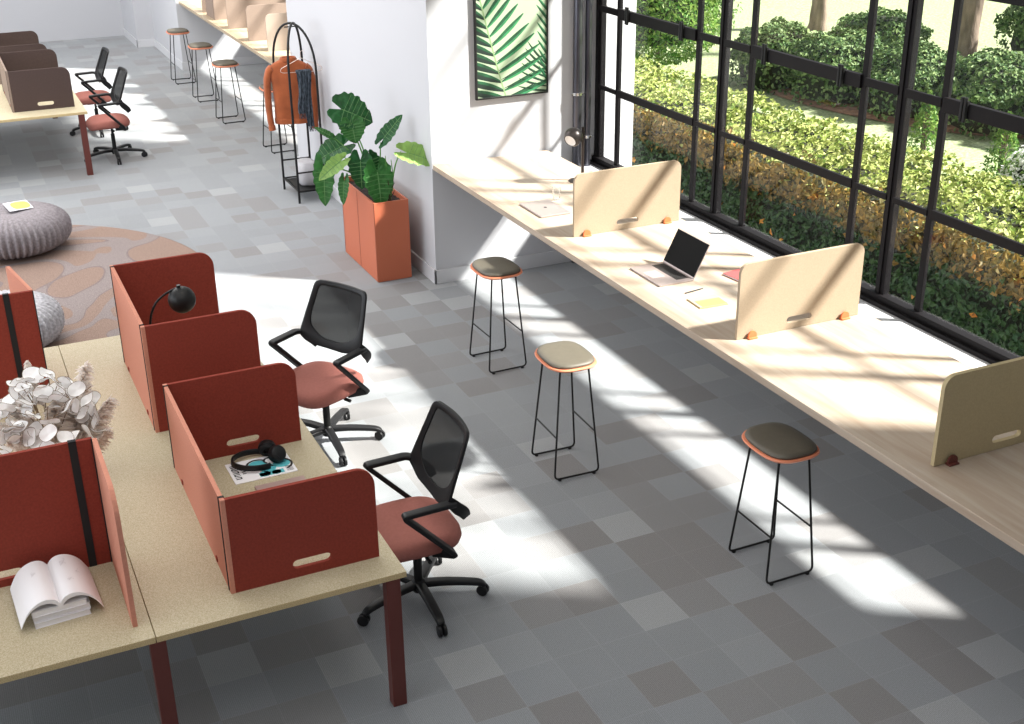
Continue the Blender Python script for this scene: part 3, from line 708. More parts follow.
# ------------------------------------------------------------------ office chairs (local: faces -X)
def chair():
    r = empty('office_chair')
    # base
    b = B(); lathe(b, [(0, .055), (.034, .055), (.040, .075), (.036, .115), (.026, .125), (0, .125)], 20); finish('hub', b, M['blackp'], r, smooth=40)
    for k in range(5):
        a = math.radians(-20 + 72 * k); c, s = math.cos(a), math.sin(a)
        b = B(); path = [(.02 * c, .02 * s, .098), (.15 * c, .15 * s, .100), (.29 * c, .29 * s, .088), (.335 * c, .335 * s, .078), (.352 * c, .352 * s, .064)]
        sweep(b, resample(path, 3), rrect(.050, .030, .009), scale=[1.15 - .03 * i for i in range(13)])
        tube(b, [(.352 * c, .352 * s, .075), (.352 * c, .352 * s, .035)], .010, 8); finish('base_arm', b, M['blackp'], r, smooth=40)
        ct = B(); ca = a + 1.1 + .9 * k; d = Vector((math.cos(ca), math.sin(ca), 0))
        cc = Vector((.352 * c, .352 * s, .032)) + Vector((-d.y, d.x, 0)) * .008
        for q in (-1, 1): lathe(ct, [(0, 0), (.022, 0), (.031, .003), (.032, .011), (.030, .018), (.018, .020), (0, .019)], 18, tuple(cc + d * (.004 if q > 0 else -.004)), axis=tuple(d * q))
        cs = finish('caster', ct, M['blackp'], r, smooth=40)
    b = B(); tube(b, [(0, 0, .12), (0, 0, .30)], .024, 14, up=(0, 1, 0)); tube(b, [(0, 0, .28), (0, 0, .40)], .014, 12, up=(0, 1, 0)); finish('gas_lift', b, M['blackm'], r, smooth=40)
    b = B(); box(b, -.11, .13, -.09, .09, .375, .415, .012); box(b, -.16, .17, -.17, .17, .405, .425, .008); finish('tilt_mechanism', b, M['blackp'], r)
    b = B(); tube(b, [(-.02, -.08, .39), (-.02, -.20, .385)], .006, 8); tube(b, [(-.02, -.20, .385), (-.02, -.25, .383)], .011, 8); finish('lever', b, M['blackp'], r, smooth=40)
    # seat cushion: waterfall front (-x)
    rings = []
    def sr(sc, z, dz):
        out = []
        for x, y in superell(.245 * sc, .248 * sc, 44, 3.4):
            xx = x - .035; wf = max(0, (-xx - .12) / .16); out.append((xx, y * (1 - .10 * max(0, -xx - .05) / .2 * 0 - .06 * max(0, xx)), z - .030 * wf * wf + dz * (abs(y) / .24) ** 2 * .012))
        return out
    b = B(); loft(b, [sr(.86, .408, 0), sr(.97, .416, 0), sr(1.01, .445, 0), sr(.985, .472, 1), sr(.92, .487, 1), sr(.75, .492, 1), sr(.4, .490, 1), sr(.05, .489, 1)]); finish('seat', b, M['seatf'], r, smooth=70)
    # backrest: tilted, slightly curved; wide at the arms, narrower at the top
    tilt = math.radians(20)
    def S(y, h, off=0.0):
        x = .078 + math.tan(tilt) * h + .045 * (1 - (abs(y) / .27) ** 2) * (.5 + .5 * min(1, h / .2)) + off
        return (x, y, .700 + h)
    def rounded(P2, rs):
        pts = []; n = len(P2)
        for i in range(n):
            p = Vector(P2[i]); a = Vector(P2[i - 1]); c = Vector(P2[(i + 1) % n]); va = a - p; vc = c - p; d = min(rs[i], va.length * .49, vc.length * .49)
            s0 = p + va.normalized() * d; e = p + vc.normalized() * d
            for k in range(9): t = k / 8; q = (1 - t) ** 2 * s0 + 2 * t * (1 - t) * p + t * t * e; pts.append((q.x, q.y))
        return pts
    outer = rounded([(-.14, -.045), (.14, -.045), (.272, .0), (.268, .05), (.225, .35), (-.225, .35), (-.268, .05), (-.272, .0)], [.05, .05, .012, .02, .035, .035, .02, .012])
    inner = rounded([(-.10, .004), (.10, .004), (.205, .07), (.216, .14), (.192, .322), (-.192, .322), (-.216, .14), (-.205, .07)], [.07, .07, .06, .06, .035, .035, .06, .06])
    def polar(poly_, n=96, c=(0, .17)):
        out = []
        for k in range(n):
            a = 2 * PI * k / n + .01; d = (math.cos(a), math.sin(a)); best = None
            for i in range(len(poly_)):
                x0, y0 = poly_[i - 1][0] - c[0], poly_[i - 1][1] - c[1]; x1, y1 = poly_[i][0] - c[0], poly_[i][1] - c[1]; ex, ey = x1 - x0, y1 - y0
                den = d[0] * ey - d[1] * ex
                if abs(den) < 1e-12: continue
                t = (x0 * ey - y0 * ex) / den; u = (x0 * d[1] - y0 * d[0]) / den
                if t > 0 and -1e-6 <= u <= 1 + 1e-6 and (best is None or t > best): best = t
            out.append((c[0] + d[0] * best, c[1] + d[1] * best))
        return out
    PO = polar(outer); PI_ = polar(inner); n = len(PO)
    b = B(); rings = []
    for p, q in zip(PO, PI_):
        m2 = ((p[0] + q[0]) / 2, (p[1] + q[1]) / 2)
        rings.append([b.verts.new(S(p[0], p[1], -.004)), b.verts.new(S(m2[0], m2[1], -.010)), b.verts.new(S(q[0], q[1], -.003)), b.verts.new(S(q[0], q[1], .006)), b.verts.new(S(m2[0], m2[1], .018)), b.verts.new(S(p[0], p[1], .012))])
    for i in range(n):
        A = rings[i]; Bn = rings[(i + 1) % n]
        for j in range(6): b.faces.new((A[j], A[(j + 1) % 6], Bn[(j + 1) % 6], Bn[j]))
    finish('back_frame', b, M['blackp'], r, smooth=50)
    b = B(); rings = []
    for s in (1.01, .7, .4, .1): rings.append([b.verts.new(S(p[0] * s, .17 + (p[1] - .17) * s, .002)) for p in PI_])
    for A, Bn in zip(rings, rings[1:]):
        for j in range(n): b.faces.new((A[j], A[(j + 1) % n], Bn[(j + 1) % n], Bn[j]))
    b.faces.new(rings[-1]); finish('back_mesh', b, M['meshf'], r, smooth=60)
    # rear fins under the arm joints, and the carrier below the seat
    for s in (-1, 1):
        b = B(); sweep(b, resample([(.090, s * .268, .725), (.130, s * .264, .675), (.172, s * .250, .630), (.195, s * .232, .590)], 4), rrect(.014, .060, .006), up=(1, 0, .6), scale=[.8 + .3 * math.sin(PI * i / 12) for i in range(13)]); finish('back_support', b, M['blackp'], r, smooth=50)
    # arms: flat loop, forward along the top, then diagonal back under the seat
    for s in (-1, 1):
        b = B(); Y = s * .288
        path = fillet([(.112, Y * .93, .705), (.06, Y, .718), (-.165, Y, .712), (.105, Y * .985, .420), (.02, s * .19, .402)], .020, 5)
        sc = [1.0] * len(path)
        sweep(b, path, rrect(.054, .026, .007), up=(0, 0, 1), scale=sc)
        finish('armrest', b, M['blackp'], r, smooth=50)
    return r
ch = chair()
for i, (x, y, a, lab) in enumerate([(1.87, 5.31, 0, 'nearest office chair, rust seat and black mesh back, at the corner of the front desk'),
                                    (1.97, 7.265, 29, 'office chair turned outward beside the red desk screen with headphones, its seat in full sun'),
                                    (1.85, 15.54, 2, 'office chair at the far desk, the nearer one, beside the dark leg of the desk'),
                                    (1.865, 17.03, 0, 'farthest office chair, behind its twin at the far desk')]):
    o = ch if i == 0 else copy_tree(ch)
    o.location = (x, y, 0); o.rotation_euler = (0, 0, math.radians(a)); tag(o, lab, 'office chair', 'office chairs with black mesh backs')
    for c in o.children:      # the castor base swivels freely: it keeps its own heading
        if c.name.split('.')[0] in ('base_arm', 'caster'): c.rotation_euler = (0, 0, -math.radians(a))

# ------------------------------------------------------------------ desks
def desk(name, x0, x1, y0, y1, seams, legs, label):
    r = empty(name, (x0, y0, 0)); tag(r, label, 'desk')
    xs = [x0] + seams + [x1]
    for a, c in zip(xs, xs[1:]):
        b = B(); box(b, a + (.0015 if a != x0 else 0) - x0, c - (.0015 if c != x1 else 0) - x0, 0, y1 - y0, .710, .74, .002)
        b.normal_update()
        for f in b.faces:
            if abs(f.normal.z) < .5: f.material_index = 1
        finish('desktop', b, [M['desk'], M['deskedge']], r)
    for (lx, ly) in legs:
        b = B(); box(b, lx - x0 - .034, lx - x0 + .034, ly - y0 - .03, ly - y0 + .03, 0, .71, .003); finish('leg', b, M['legm'], r)
    b = B()
    for (ya) in (.45, y1 - y0 - .45): box(b, .1, x1 - x0 - .08, ya - .02, ya + .02, .66, .71)
    box(b, x1 - x0 - .30, x1 - x0 - .26, .44, y1 - y0 - .44, .66, .71); finish('under_frame', b, M['legm'], r)
    return r
desk('bench_desk', -1.5, 1.54, 4.53, 7.95, [.42], [(1.475, 4.56), (.425, 4.56), (1.475, 7.9), (.425, 7.9), (-1.4, 4.56), (-1.4, 7.9)], 'large chipboard bench desk with dark red legs in the left foreground')
desk('bench_desk', -2.2, 1.53, 14.87, 18.2, [-.35], [(1.46, 14.90), (1.43, 18.12), (-.3, 14.9), (-.3, 18.12), (-2.1, 14.9)], 'far bench desk with pale top and dark brown screens at the upper left')

def u_screen(name, x, y, z, depth, width, h, m_in, m_out, label, rz=0, near=True, far=True, slots=(True, True), t=.020, r_=.09):
    """local: back panel along +Y from 0..width at x=0, wings along +X of length depth at y=0 and y=width"""
    r = empty(name, (x, y, z), rz); tag(r, label, 'desk screen')
    # back panel
    o = [(0, 0), (width, 0), (width, h), (0, h)]
    b = B(); extrude_poly(b, o, [], t, Matrix.Translation((0, 0, 0)) @ Matrix.Rotation(PI / 2, 4, 'Z') @ PM)
    bp = finish('back_panel', b, m_out, r)
    for on, yy, sl in ((near, 0, slots[0]), (far, width, slots[1])):
        if not on: continue
        o, hl = panel(depth, h, t, r_, (depth * .53, .068, .18, .045) if sl else None, both=False)
        b = B(); extrude_poly(b, o, hl, t, Matrix.Translation((t, yy + (t if yy == 0 else 0), 0)) @ PM); finish('wing', b, m_in, r)
        # black hinge band at the fold
        yb = yy + (.032 if yy == 0 else -.032)
        b = B(); box(b, -.0035, .0, yb - .006, yb + .006, .004, h + .003); box(b, -.0035, t + .003, yb - .006, yb + .006, h, h + .003); box(b, t, t + .003, yb - .006, yb + .006, .004, h + .003)
        finish('hinge_band', b, M['blackf'], r)
    # small feet
    for yy in (width * .2, width * .8):
        b = B(); box(b, -.006, 0, yy - .012, yy + .012, .02, .045, .002); finish('rivet', b, M['red'], r)
    return r
u_screen('desk_screen', .78, 4.70, .74, .67, 1.30, .475, M['red'], M['red_lit'], 'three-sided rust red screen around the headphones, nearest on the front desk')
u_screen('desk_screen', .765, 6.42, .74, .60, 1.09, .635, M['red'], M['red_lit'], 'three-sided rust red screen around the black globe lamp on the front desk', slots=(False, False))
def l_screen(x, y, z, length, wing, h, label, wdir, strapx, turn=0, r2=.12):
    """long panel along X ending at x (to -X), wing along wdir*Y at its right end"""
    r = empty('desk_screen', (x, y, z)); tag(r, label, 'desk screen'); t = .02
    o, hl = panel(length, h, t, .09, (length - .47, .06, .18, .045), both=False)
    o = [(0, 0), (length, 0), (length, h), (0, h)]
    b = B(); extrude_poly(b, o, hl, t, Matrix.Translation((-length, t / 2, 0)) @ PM); finish('back_panel', b, M['red'], r)
    o, _ = panel(wing, h, t, r2, None, both=False)
    b = B()
    if wdir < 0: T = Matrix.Translation((t, -t / 2, 0)) @ Matrix.Rotation(-PI / 2, 4, 'Z') @ PM
    else: T = Matrix.Translation((0, t / 2, 0)) @ Matrix.Rotation(PI / 2 + turn, 4, 'Z') @ Matrix.Translation((0, t, 0)) @ PM if turn else Matrix.Translation((t, t / 2, 0)) @ Matrix.Rotation(PI / 2, 4, 'Z') @ PM
    extrude_poly(b, o, [], t, T); finish('wing', b, M['red_lit'], r)
    b = B(); s = -t / 2 - .003
    box(b, strapx - .017, strapx + .017, s, s + .003, 0, h + .003); box(b, strapx - .017, strapx + .017, s, t / 2 + .003, h, h + .003); box(b, strapx - .017, strapx + .017, t / 2, t / 2 + .003, 0, h + .003)
    finish('elastic_band', b, M['blackf'], r)
    b = B(); box(b, -.006, .0, s, s + .003, 0, h + .001); finish('hinge_band', b, M['blackf'], r)
    return r
l_screen(.345, 5.21, .74, 1.5, .56, .64, 'rust red screen with a black elastic band standing behind the open book', -1, -.085)
l_screen(.300, 7.26, .74, 1.5, .52, .64, 'rust red screen with a black band behind the dried flowers and before a pouf', 1, -.15, math.radians(10), .02)
for (x, y, h, wd, dp, lab) in ((.755, 15.2, .46, 1.30, .66, 'nearest dark brown three-sided screen on the far desk'),
                           (.755, 16.95, .46, 1.10, .60, 'farther dark brown three-sided screen on the far desk')):
    u_screen('desk_screen', x, y, .74, dp, wd, h, M['brown'], M['taupe'], lab, slots=(y < 16, False))

# ------------------------------------------------------------------ things on the front desk
# magazine
r = empty('magazine', (1.19, 5.765, .74), math.radians(1)); tag(r, 'white magazine with turquoise and black artwork under the headphones', 'magazine')
b = B(); box(b, -.165, .165, -.115, .115, 0, .005, .001); finish('cover', b, M['paper'], r)
b = B()
for cx, cy, rr in ((-.01, .03, .05), (.03, -.02, .045), (.11, .0, .045), (.0, -.075, .03), (.06, -.08, .025)):
    lathe(b, [(0, 0), (rr, 0)], 20, (cx, cy, .0056))
for p0, p1 in (((-.03, -.10), (.10, -.06)),): box(b, p0[0], p1[0], p0[1], p1[1], .0054, .0056)
finish('turquoise_artwork', b, M['teal'], r)
b = B()
for cx, cy, rr, a0, a1 in ((-.01, .03, .058, .6, 3.4), (.03, -.02, .030, .2, 3.0), (.10, -.01, .06, -1.2, 1.0), (.06, .055, .03, 0, 4)):
    sweep(b, [(cx + rr * math.cos(a0 + (a1 - a0) * k / 14), cy + rr * math.sin(a0 + (a1 - a0) * k / 14), .0064) for k in range(15)], [(-.006, 0), (.006, 0), (.006, .0004), (-.006, .0004)])
for k in range(5):   # block lettering reading along the left edge
    y = -.075 + .033 * k; box(b, -.150, -.118, y, y + .007, .0056, .0062); box(b, -.150, -.118, y + .017, y + .023, .0056, .0062); box(b, -.150 + (.0 if k % 2 else .025), -.143 + (.0 if k % 2 else .025), y, y + .023, .0056, .0062)
for k in range(4): box(b, -.105, -.085, -.03 + k * .02, -.022 + k * .02, .0056, .0062)
for k in range(5): box(b, .115, .15, -.095 + k * .012, -.091 + k * .012, .0056, .0061)
finish('black_artwork', b, M['ink'], r)
# headphones lying on the magazine
r = empty('headphones', (1.175, 5.82, .746)); r.scale = (1.16, 1.16, 1.16); tag(r, 'black over-ear headphones lying on the magazine', 'headphones')
b = B(); P = []
for k in range(25):
    a = math.radians(62 + k / 24 * 236); P.append((.105 * math.cos(a) - .02 + .02, .083 * math.sin(a), .014 + .012 * math.sin(k / 24 * PI)))
sweep(b, P, rrect(.010, .028, .004), up=(0, 0, 1)); finish('headband', b, M['blackp'], r, smooth=50)
for s, (cx, cy) in ((1, (.072, .058)), (-1, (.098, -.030))):
    b = B(); d = Vector((.25, s * .8, .55 if s < 0 else .35)).normalized(); c = Vector((cx, cy, .042))
    lathe(b, [(0, -.020), (.036, -.020), (.042, -.012), (.040, .004), (.034, .014), (.026, .017), (0, .018)], 26, tuple(c), axis=tuple(d)); e = finish('ear_cup', b, M['blackp'], r, smooth=35)
    b = B(); tor = [(.027 + .011 * math.cos(q), -.024 + .009 * math.sin(q)) for q in [2 * PI * k / 10 for k in range(11)]]; lathe(b, tor, 26, tuple(c), axis=tuple(d)); finish('ear_pad', b, M['blackf'], e, smooth=60)
    b = B(); tube(b, [(cx - .02, cy + s * .01, .02), (cx, cy + s * .022, .04)], .007, 8); finish('yoke', b, M['blackp'], r, smooth=40)
# thin tablet
b = B(); box(b, -.13, .13, -.10, .10, 0, .014, .004); o = finish('closed_laptop', b, mat('rose_aluminium', (.50, .36, .33), .4, .3), loc=(1.235, 5.475, .74)); tag(o, 'closed rose-silver laptop showing just above the top edge of the nearest red screen', 'laptop')
# black globe lamp inside the far red screen
r = empty('black_globe_lamp', (.86, 6.80, .74)); tag(r, 'black globe lamp with an arched arm inside the three-sided red screen', 'lamp')
b = B(); lathe(b, [(0, 0), (.075, 0), (.076, .006), (.07, .011), (0, .012)], 32, (.06, -.02, 0)); finish('base', b, M['blackm'], r, smooth=30)
b = B(); P = resample([(.0, -.0, .01), (0.0, .0, .34), (.005, .0, .50), (.04, .0, .60), (.10, 0, .655), (.17, 0, .685)], 5); tube(b, P, .007, 8, up=(0, 1, 0)); finish('arm', b, M['blackm'], r, smooth=60)
b = B(); c = Vector((.195, -.01, .615)); lathe(b, [(.078 * math.sin(a), .078 * math.cos(a)) for a in [PI * k / 16 * .86 for k in range(17)]], 28, tuple(c), axis=(.15, -.25, 1)); lathe(b, [(0, 0), (.012, 0), (.012, .02), (0, .02)], 12, tuple(c + Vector((-.01, 0, .070)))); finish('lamp_shade', b, M['blackm'], r, smooth=50)

# open book on a stack of books
bk = [(-.0, .0, .115, .152, .026), (.002, .004, .118, .148, .030), (-.003, -.004, .113, .150, .028)]
z = .74; RZ = math.radians(3)
for i, (dx, dy, hw, hl, th) in enumerate(bk):
    r = empty('book', (.075 + dx, 4.965 + dy, z), RZ + (.01 - .01 * i))
    tag(r, ['white paperback at the bottom of the stack under the open book', 'white paperback in the middle of the stack under the open book', 'white paperback directly beneath the open book'][i], 'book', 'paperbacks stacked under the open book')
    b = B(); box(b, -hw, hw, -hl, hl, 0, .0015); box(b, -hw, hw, -hl, hl, th - .0015, th); box(b, -hw, -hw + .0015, -hl, hl, 0, th); finish('cover', b, M['bookc'], r)
    b = B(); box(b, -hw + .002, hw - .003, -hl + .004, hl - .003, .0015, th - .0015); finish('pages', b, M['paper'], r)
    z += th
r = empty('open_book', (.075, 4.975, z + .002), RZ); tag(r, 'thick open book with white pages draped over the stack on the front desk', 'open book')
def page_curve(s, top):
    # cross section from spine outwards: rises, then bends down past the stack edge
    pts = [(0, 0.012), (.02, .036), (.05, .046), (.085, .040), (.115, .022), (.140, -.006), (.160, -.042), (.170, -.062)]
    pts = [(x, zz - (0 if top else (.022 * (1 - x / .17) + .004))) for x, zz in pts]
    return [(s * x, zz) for x, zz in pts]
for s in (-1, 1):
    up_ = resample([(x, 0, zz) for x, zz in page_curve(s, True)], 4); dn = resample([(x, 0, zz) for x, zz in page_curve(s, False)], 4)
    b = B(); loft(b, [[(p.x, yy, p.z) for p in up_] + [(p.x, yy, p.z) for p in reversed(dn)] for yy in (-.168, .168)]); pg = finish('page_block', b, M['paper'], r, smooth=50)
    b = B(); kk = 0
    for (u, v, n_) in (((.06, .08, 5), (.10, .0, 4), (.07, -.06, 3)) if s > 0 else ((.07, .05, 3),)):
        for q in range(n_):
            i = min(range(len(up_)), key=lambda j: abs(abs(up_[j].x) - u)); p = up_[i]
            sweep(b, [(p.x + .012 * math.cos(t2 + q), v + .010 * q + .010 * math.sin(t2 * 1.3 + q), p.z + .0012 - .0005 * abs(math.cos(t2))) for t2 in [kq * .5 for kq in range(8)]], [(-.0006, 0), (.0006, 0), (.0006, .0002), (-.0006, .0002)])
    finish('pencil_sketch', b, M['ppink'], pg)

# dried flowers in a vase
vx, vy = .20, 6.02
b = B(); lathe(b, [(0, 0), (.055, 0), (.075, .04), (.078, .09), (.05, .15), (.032, .18), (.036, .20), (.030, .20), (.026, .18), (.0, .17)], 28); o = finish('vase', b, M['vase'], smooth=50, loc=(vx, vy, .74)); tag(o, 'pale ceramic vase under the dried white flowers', 'vase')
r = empty('dried_bouquet', (vx, vy, .93)); tag(r, 'bouquet of dried white leaf discs and cream plumes on the front desk', 'dried flowers')
bs = B(); stems = []
random.seed(21)
for k in range(16):
    a = random.uniform(0, 2 * PI); q = random.uniform(.06, .26); top = Vector((q * math.cos(a), q * math.sin(a), random.uniform(.16, .42)))
    P = resample([(0, 0, 0), tuple(top * .5 + Vector((0, 0, .08))), tuple(top)], 5); tube(bs, P, .0022, 5); stems.append(P)
finish('stems', bs, M['stem'], r)
def petal():
    b = B(); n = 18; ring = [(.040 * math.cos(2 * PI * k / n), .032 * math.sin(2 * PI * k / n), .004 * math.sin(3 * 2 * PI * k / n)) for k in range(n)]
    loft(b, [[(x, y, z) for x, y, z in ring], [(x * .6, y * .6, z - .005) for x, y, z in ring], [(x * .1, y * .1, -.007) for x, y, z in ring]], cap=False)
    b.faces.new(b.verts[-n:])
    me = bpy.data.meshes.new('seed_disc'); b.to_mesh(me); b.free(); me.materials.append(M['petal']); me.polygons.foreach_set('use_smooth', [True] * len(me.polygons))
    b = B(); sweep(b, [Vector(p) for p in ring], circ(.0009, 4), closed=True); me2 = bpy.data.meshes.new('disc_rim'); b.to_mesh(me2); b.free(); me2.materials.append(M['petalrim'])
    return me, me2
pm, pm2 = petal()
for k in range(99):
    u = random.uniform(0, 2 * PI); q = .27 * math.sqrt(random.random()); x = q * math.cos(u); y = q * math.sin(u) * 1.0
    zt = .42 - 3.2 * q * q + random.uniform(-.20, .04) * (1 - q)
    o = bpy.data.objects.new('seed_disc', pm); COL.objects.link(o); o.parent = r; o.location = (x, y, zt)
    o.rotation_euler = (random.gauss(-.1, .6), random.gauss(0, .55), random.uniform(0, 6.28)); s = random.uniform(1.0, 1.5); o.scale = (s, s, s)
    o2 = bpy.data.objects.new('disc_rim', pm2); COL.objects.link(o2); o2.parent = o
def plume(tip, base, n, L_, label=None):
    base = Vector(base); tip = Vector(tip); V = []; F = []
    ax_ = (tip - base)
    for i in range(n):
        t = random.random(); c = base + ax_ * t; ph = random.uniform(0, 2 * PI)
        d = (ax_.normalized() * random.uniform(.3, .9) + Vector((math.cos(ph), math.sin(ph), math.sin(ph * 1.7))) * .8 + Vector((0, 0, -.25))).normalized()
        l = L_ * random.uniform(.5, 1.1) * (1 - .55 * t) ; s = d.cross(Vector((random.gauss(0, 1), random.gauss(0, 1), random.gauss(0, 1)))).normalized() * .0055
        mid = c + d * l * .55 + Vector((0, 0, -.006)); e = c + d * l + Vector((0, 0, -.02)); k = len(V)
        V += [tuple(c - s), tuple(c + s), tuple(mid + s), tuple(mid - s), tuple(e)]; F += [(k, k + 1, k + 2, k + 3), (k + 3, k + 2, k + 4)]
    o = fastmesh('plume', V, F, M['plume'], r)
plume((.24, .22, .36), (.12, .05, .06), 1300, .11)
plume((.32, .06, .22), (.12, .0, .02), 1500, .12)
plume((.27, -.08, .12), (.12, -.06, -.02), 1100, .10)
plume((.06, .02, .28), (.02, .0, .04), 1500, .13)
plume((-.12, .12, .24), (-.02, .02, .04), 1200, .12)
plume((.16, .10, .26), (.06, .04, .04), 1300, .12)
plume((-.03, .22, .44), (-.02, .10, .25), 1000, .05)
plume((-.18, -.14, .20), (-.05, -.06, .10), 1800, .075)
plume((-.26, .05, .22), (-.10, .02, .12), 1500, .07)

# ------------------------------------------------------------------ rug and poufs
b = B(); lathe(b, [(0, .010), (2.10, .010), (2.12, .005), (2.12, 0.0005), (0, .0005)], 96); o = finish('round_rug', b, M['rug'], loc=(-.10, 11.2, 0)); tag(o, 'large round brown rug with mauve swirl pattern under the poufs', 'rug')
def pouf(x, y, R_, H_, m, label, cat='pouf'):
    V = []; F = []; nu = 312; ribs = 52; nv = 60
    for j in range(nv + 1):
        a = -PI / 2 + PI * j / nv
        for i in range(nu):
            th = 2 * PI * i / nu
            cr = abs(math.cos(a)) ** .62; zz = math.copysign(abs(math.sin(a)) ** .80, math.sin(a))
            rib = math.cos(ribs * th); knit = math.cos(j * 2.3 + (PI if rib > 0 else 0))
            k = 1 + (.042 * abs(rib) ** .6 * math.copysign(1, rib) + .009 * knit * (rib > -.2)) * min(1, cr * 1.4)
            V.append((R_ * cr * k * math.cos(th), R_ * cr * k * math.sin(th), H_ / 2 + H_ / 2 * zz * (1 + .0 * rib) - .035 * math.exp(-(cr / .25) ** 2) * (1 if a > 0 else 0)))
    for j in range(nv):
        for i in range(nu): F.append((j * nu + i, j * nu + (i + 1) % nu, (j + 1) * nu + (i + 1) % nu, (j + 1) * nu + i))
    o = fastmesh('knitted_pouf', V, F, m, smooth=True); o.location = (x, y, .010); tag(o, label, cat, 'knitted poufs on the round rug')
pouf(.42, 12.42, .53, .40, M['pouf'], 'grey knitted pouf carrying a yellow magazine on the round rug')
pouf(.13, 9.95, .46, .38, M['pouf2'], 'paler grey knitted pouf half hidden behind the rust red screen')
r = empty('yellow_magazine', (.52, 12.50, .412), math.radians(8)); tag(r, 'yellow and white magazine lying on the grey knitted pouf', 'magazine')
b = B(); box(b, -.11, .11, -.15, .15, 0, .006, .001); finish('cover', b, M['paper'], r)
b = B(); loft(b, [[(x * 1.0 + .02, y - .0, zz) for x, y in superell(.085, .135, 24, 3)] for zz in (.0062, .0066)]); finish('cover_print', b, M['yellow'], r)

# ------------------------------------------------------------------ planter and plant
r = empty('planter_cabinet', (3.44, 10.46, 0)); tag(r, 'tall burnt orange planter cabinet standing against the white wall', 'planter')
w2, l2, H_ = .16, .47, .735
b = B(); box(b, -w2, w2, -l2, -l2 + .018, .004, H_, .002); box(b, -w2, w2, l2 - .018, l2, .004, H_, .002); box(b, -w2, -w2 + .018, -l2 + .002, l2 - .002, .0041, H_ - .0005, .002); box(b, w2 - .018, w2, -l2 + .002, l2 - .002, .0041, H_ - .0005, .002); box(b, -w2 + .01, w2 - .01, -l2 + .01, l2 - .01, .01, .62)
finish('body', b, M['planter'], r)
b = B(); box(b, -w2 - .0015, -w2, -.002, .002, .01, H_ - .01); finish('door_gap', b, M['legm'], r)
b = B()
V = []; F = []
for i in range(9):
    for j in range(25):
        x = -w2 + .018 + (2 * w2 - .036) * i / 8; y = -l2 + .018 + (2 * l2 - .036) * j / 24; V.append((x, y, .69 + .015 * nzz(x, y, 0, 20)))
for i in range(8):
    for j in range(24): F.append((i * 25 + j, (i + 1) * 25 + j, (i + 1) * 25 + j + 1, i * 25 + j + 1))
b.free(); fastmesh('soil', V, F, M['soil'], r)

pr = empty('potted_plant', (3.44, 10.3, .69)); tag(pr, 'elephant ear plant with big wavy leaves growing in the orange planter', 'plant')
CAM = Vector((0, 0, 3.9235)); FPX = 1244.63
RM = (Matrix.Rotation(-0.43035, 3, 'Z') @ Matrix.Rotation(1.146883, 3, 'X') @ Matrix.Rotation(-0.012139, 3, 'Z'))
def leafmesh(L_, Wd, m, name='leaf', wav=.10, heart=.28, cup=.12, droop=.25):
    """leaf blade: from petiole point at origin along +Y length L_, heart-lobed back; outline scalloped"""
    b = B(); nu = 20; nv = 6; rows = []
    for i in range(nu + 1):
        t = i / nu; y = -heart * L_ * (1 if t == 0 else 1) + (1 + heart) * L_ * t
        s = t
        wdt = Wd * .5 * (math.sin(PI * min(1, (s * .93 + .07))) ** .62) * (1.10 - .35 * s) * (1 + wav * .8 * math.sin(s * 38))
        if i == nu: wdt = .002
        row = []
        for j in range(-nv, nv + 1):
            u = j / nv; x = wdt * u
            yy = y - (heart * L_ * .25 * abs(u)) * (1 - s) 
            if s < .26 and abs(u) < .5: yy += (.26 - s) * (1 + heart) * L_ * (1 - abs(u) / .5) * .9
            z = cup * abs(u) * wdt * 1.6 - droop * L_ * (max(0, s - .2)) ** 2 + wav * .16 * Wd * math.sin(s * 30 + (j > 0) * 1.2) * abs(u) ** 2 + .012 * math.sin(s * 44) * abs(u) * (1 - abs(u)) * 2
            row.append(b.verts.new((x, yy, z)))
        rows.append(row)
    for A, Bn in zip(rows, rows[1:]):
        for a0, a1, b1, b0 in zip(A, A[1:], Bn[1:], Bn): b.faces.new((a0, a1, b1, b0))
    bmesh.ops.solidify(b, geom=b.faces[:], thickness=.002)
    o = finish(name, b, m, pr, smooth=70)
    v = B(); mid = [r_[nv].co.copy() if False else None for r_ in []]
    pth = []
    for i in range(5, nu): t = i / nu; pth.append((0, -heart * L_ + (1 + heart) * L_ * t, -droop * L_ * (max(0, t - .2)) ** 2 + .0025))
    sweep(v, pth, [(-.003, 0), (.003, 0), (0, .003)])
    for i in range(6, nu - 2, 2):
        t = i / nu; y0 = -heart * L_ + (1 + heart) * L_ * t
        for s_ in (-1, 1):
            wdt = Wd * .5 * (math.sin(PI * min(1, (t * .93 + .07))) ** .62) * (1.10 - .35 * t)
            q = [];
            for u in (0, .35, .7, .92):
                z = cup * u * wdt * 1.6 - droop * L_ * (max(0, t - .2)) ** 2 + .004; q.append((s_ * wdt * u, y0 + .05 * L_ * u, z))
            sweep(v, q, [(-.0015, 0), (.0015, 0), (0, .0015)])
    finish('vein', v, M['pl_vein'], o)
    return o
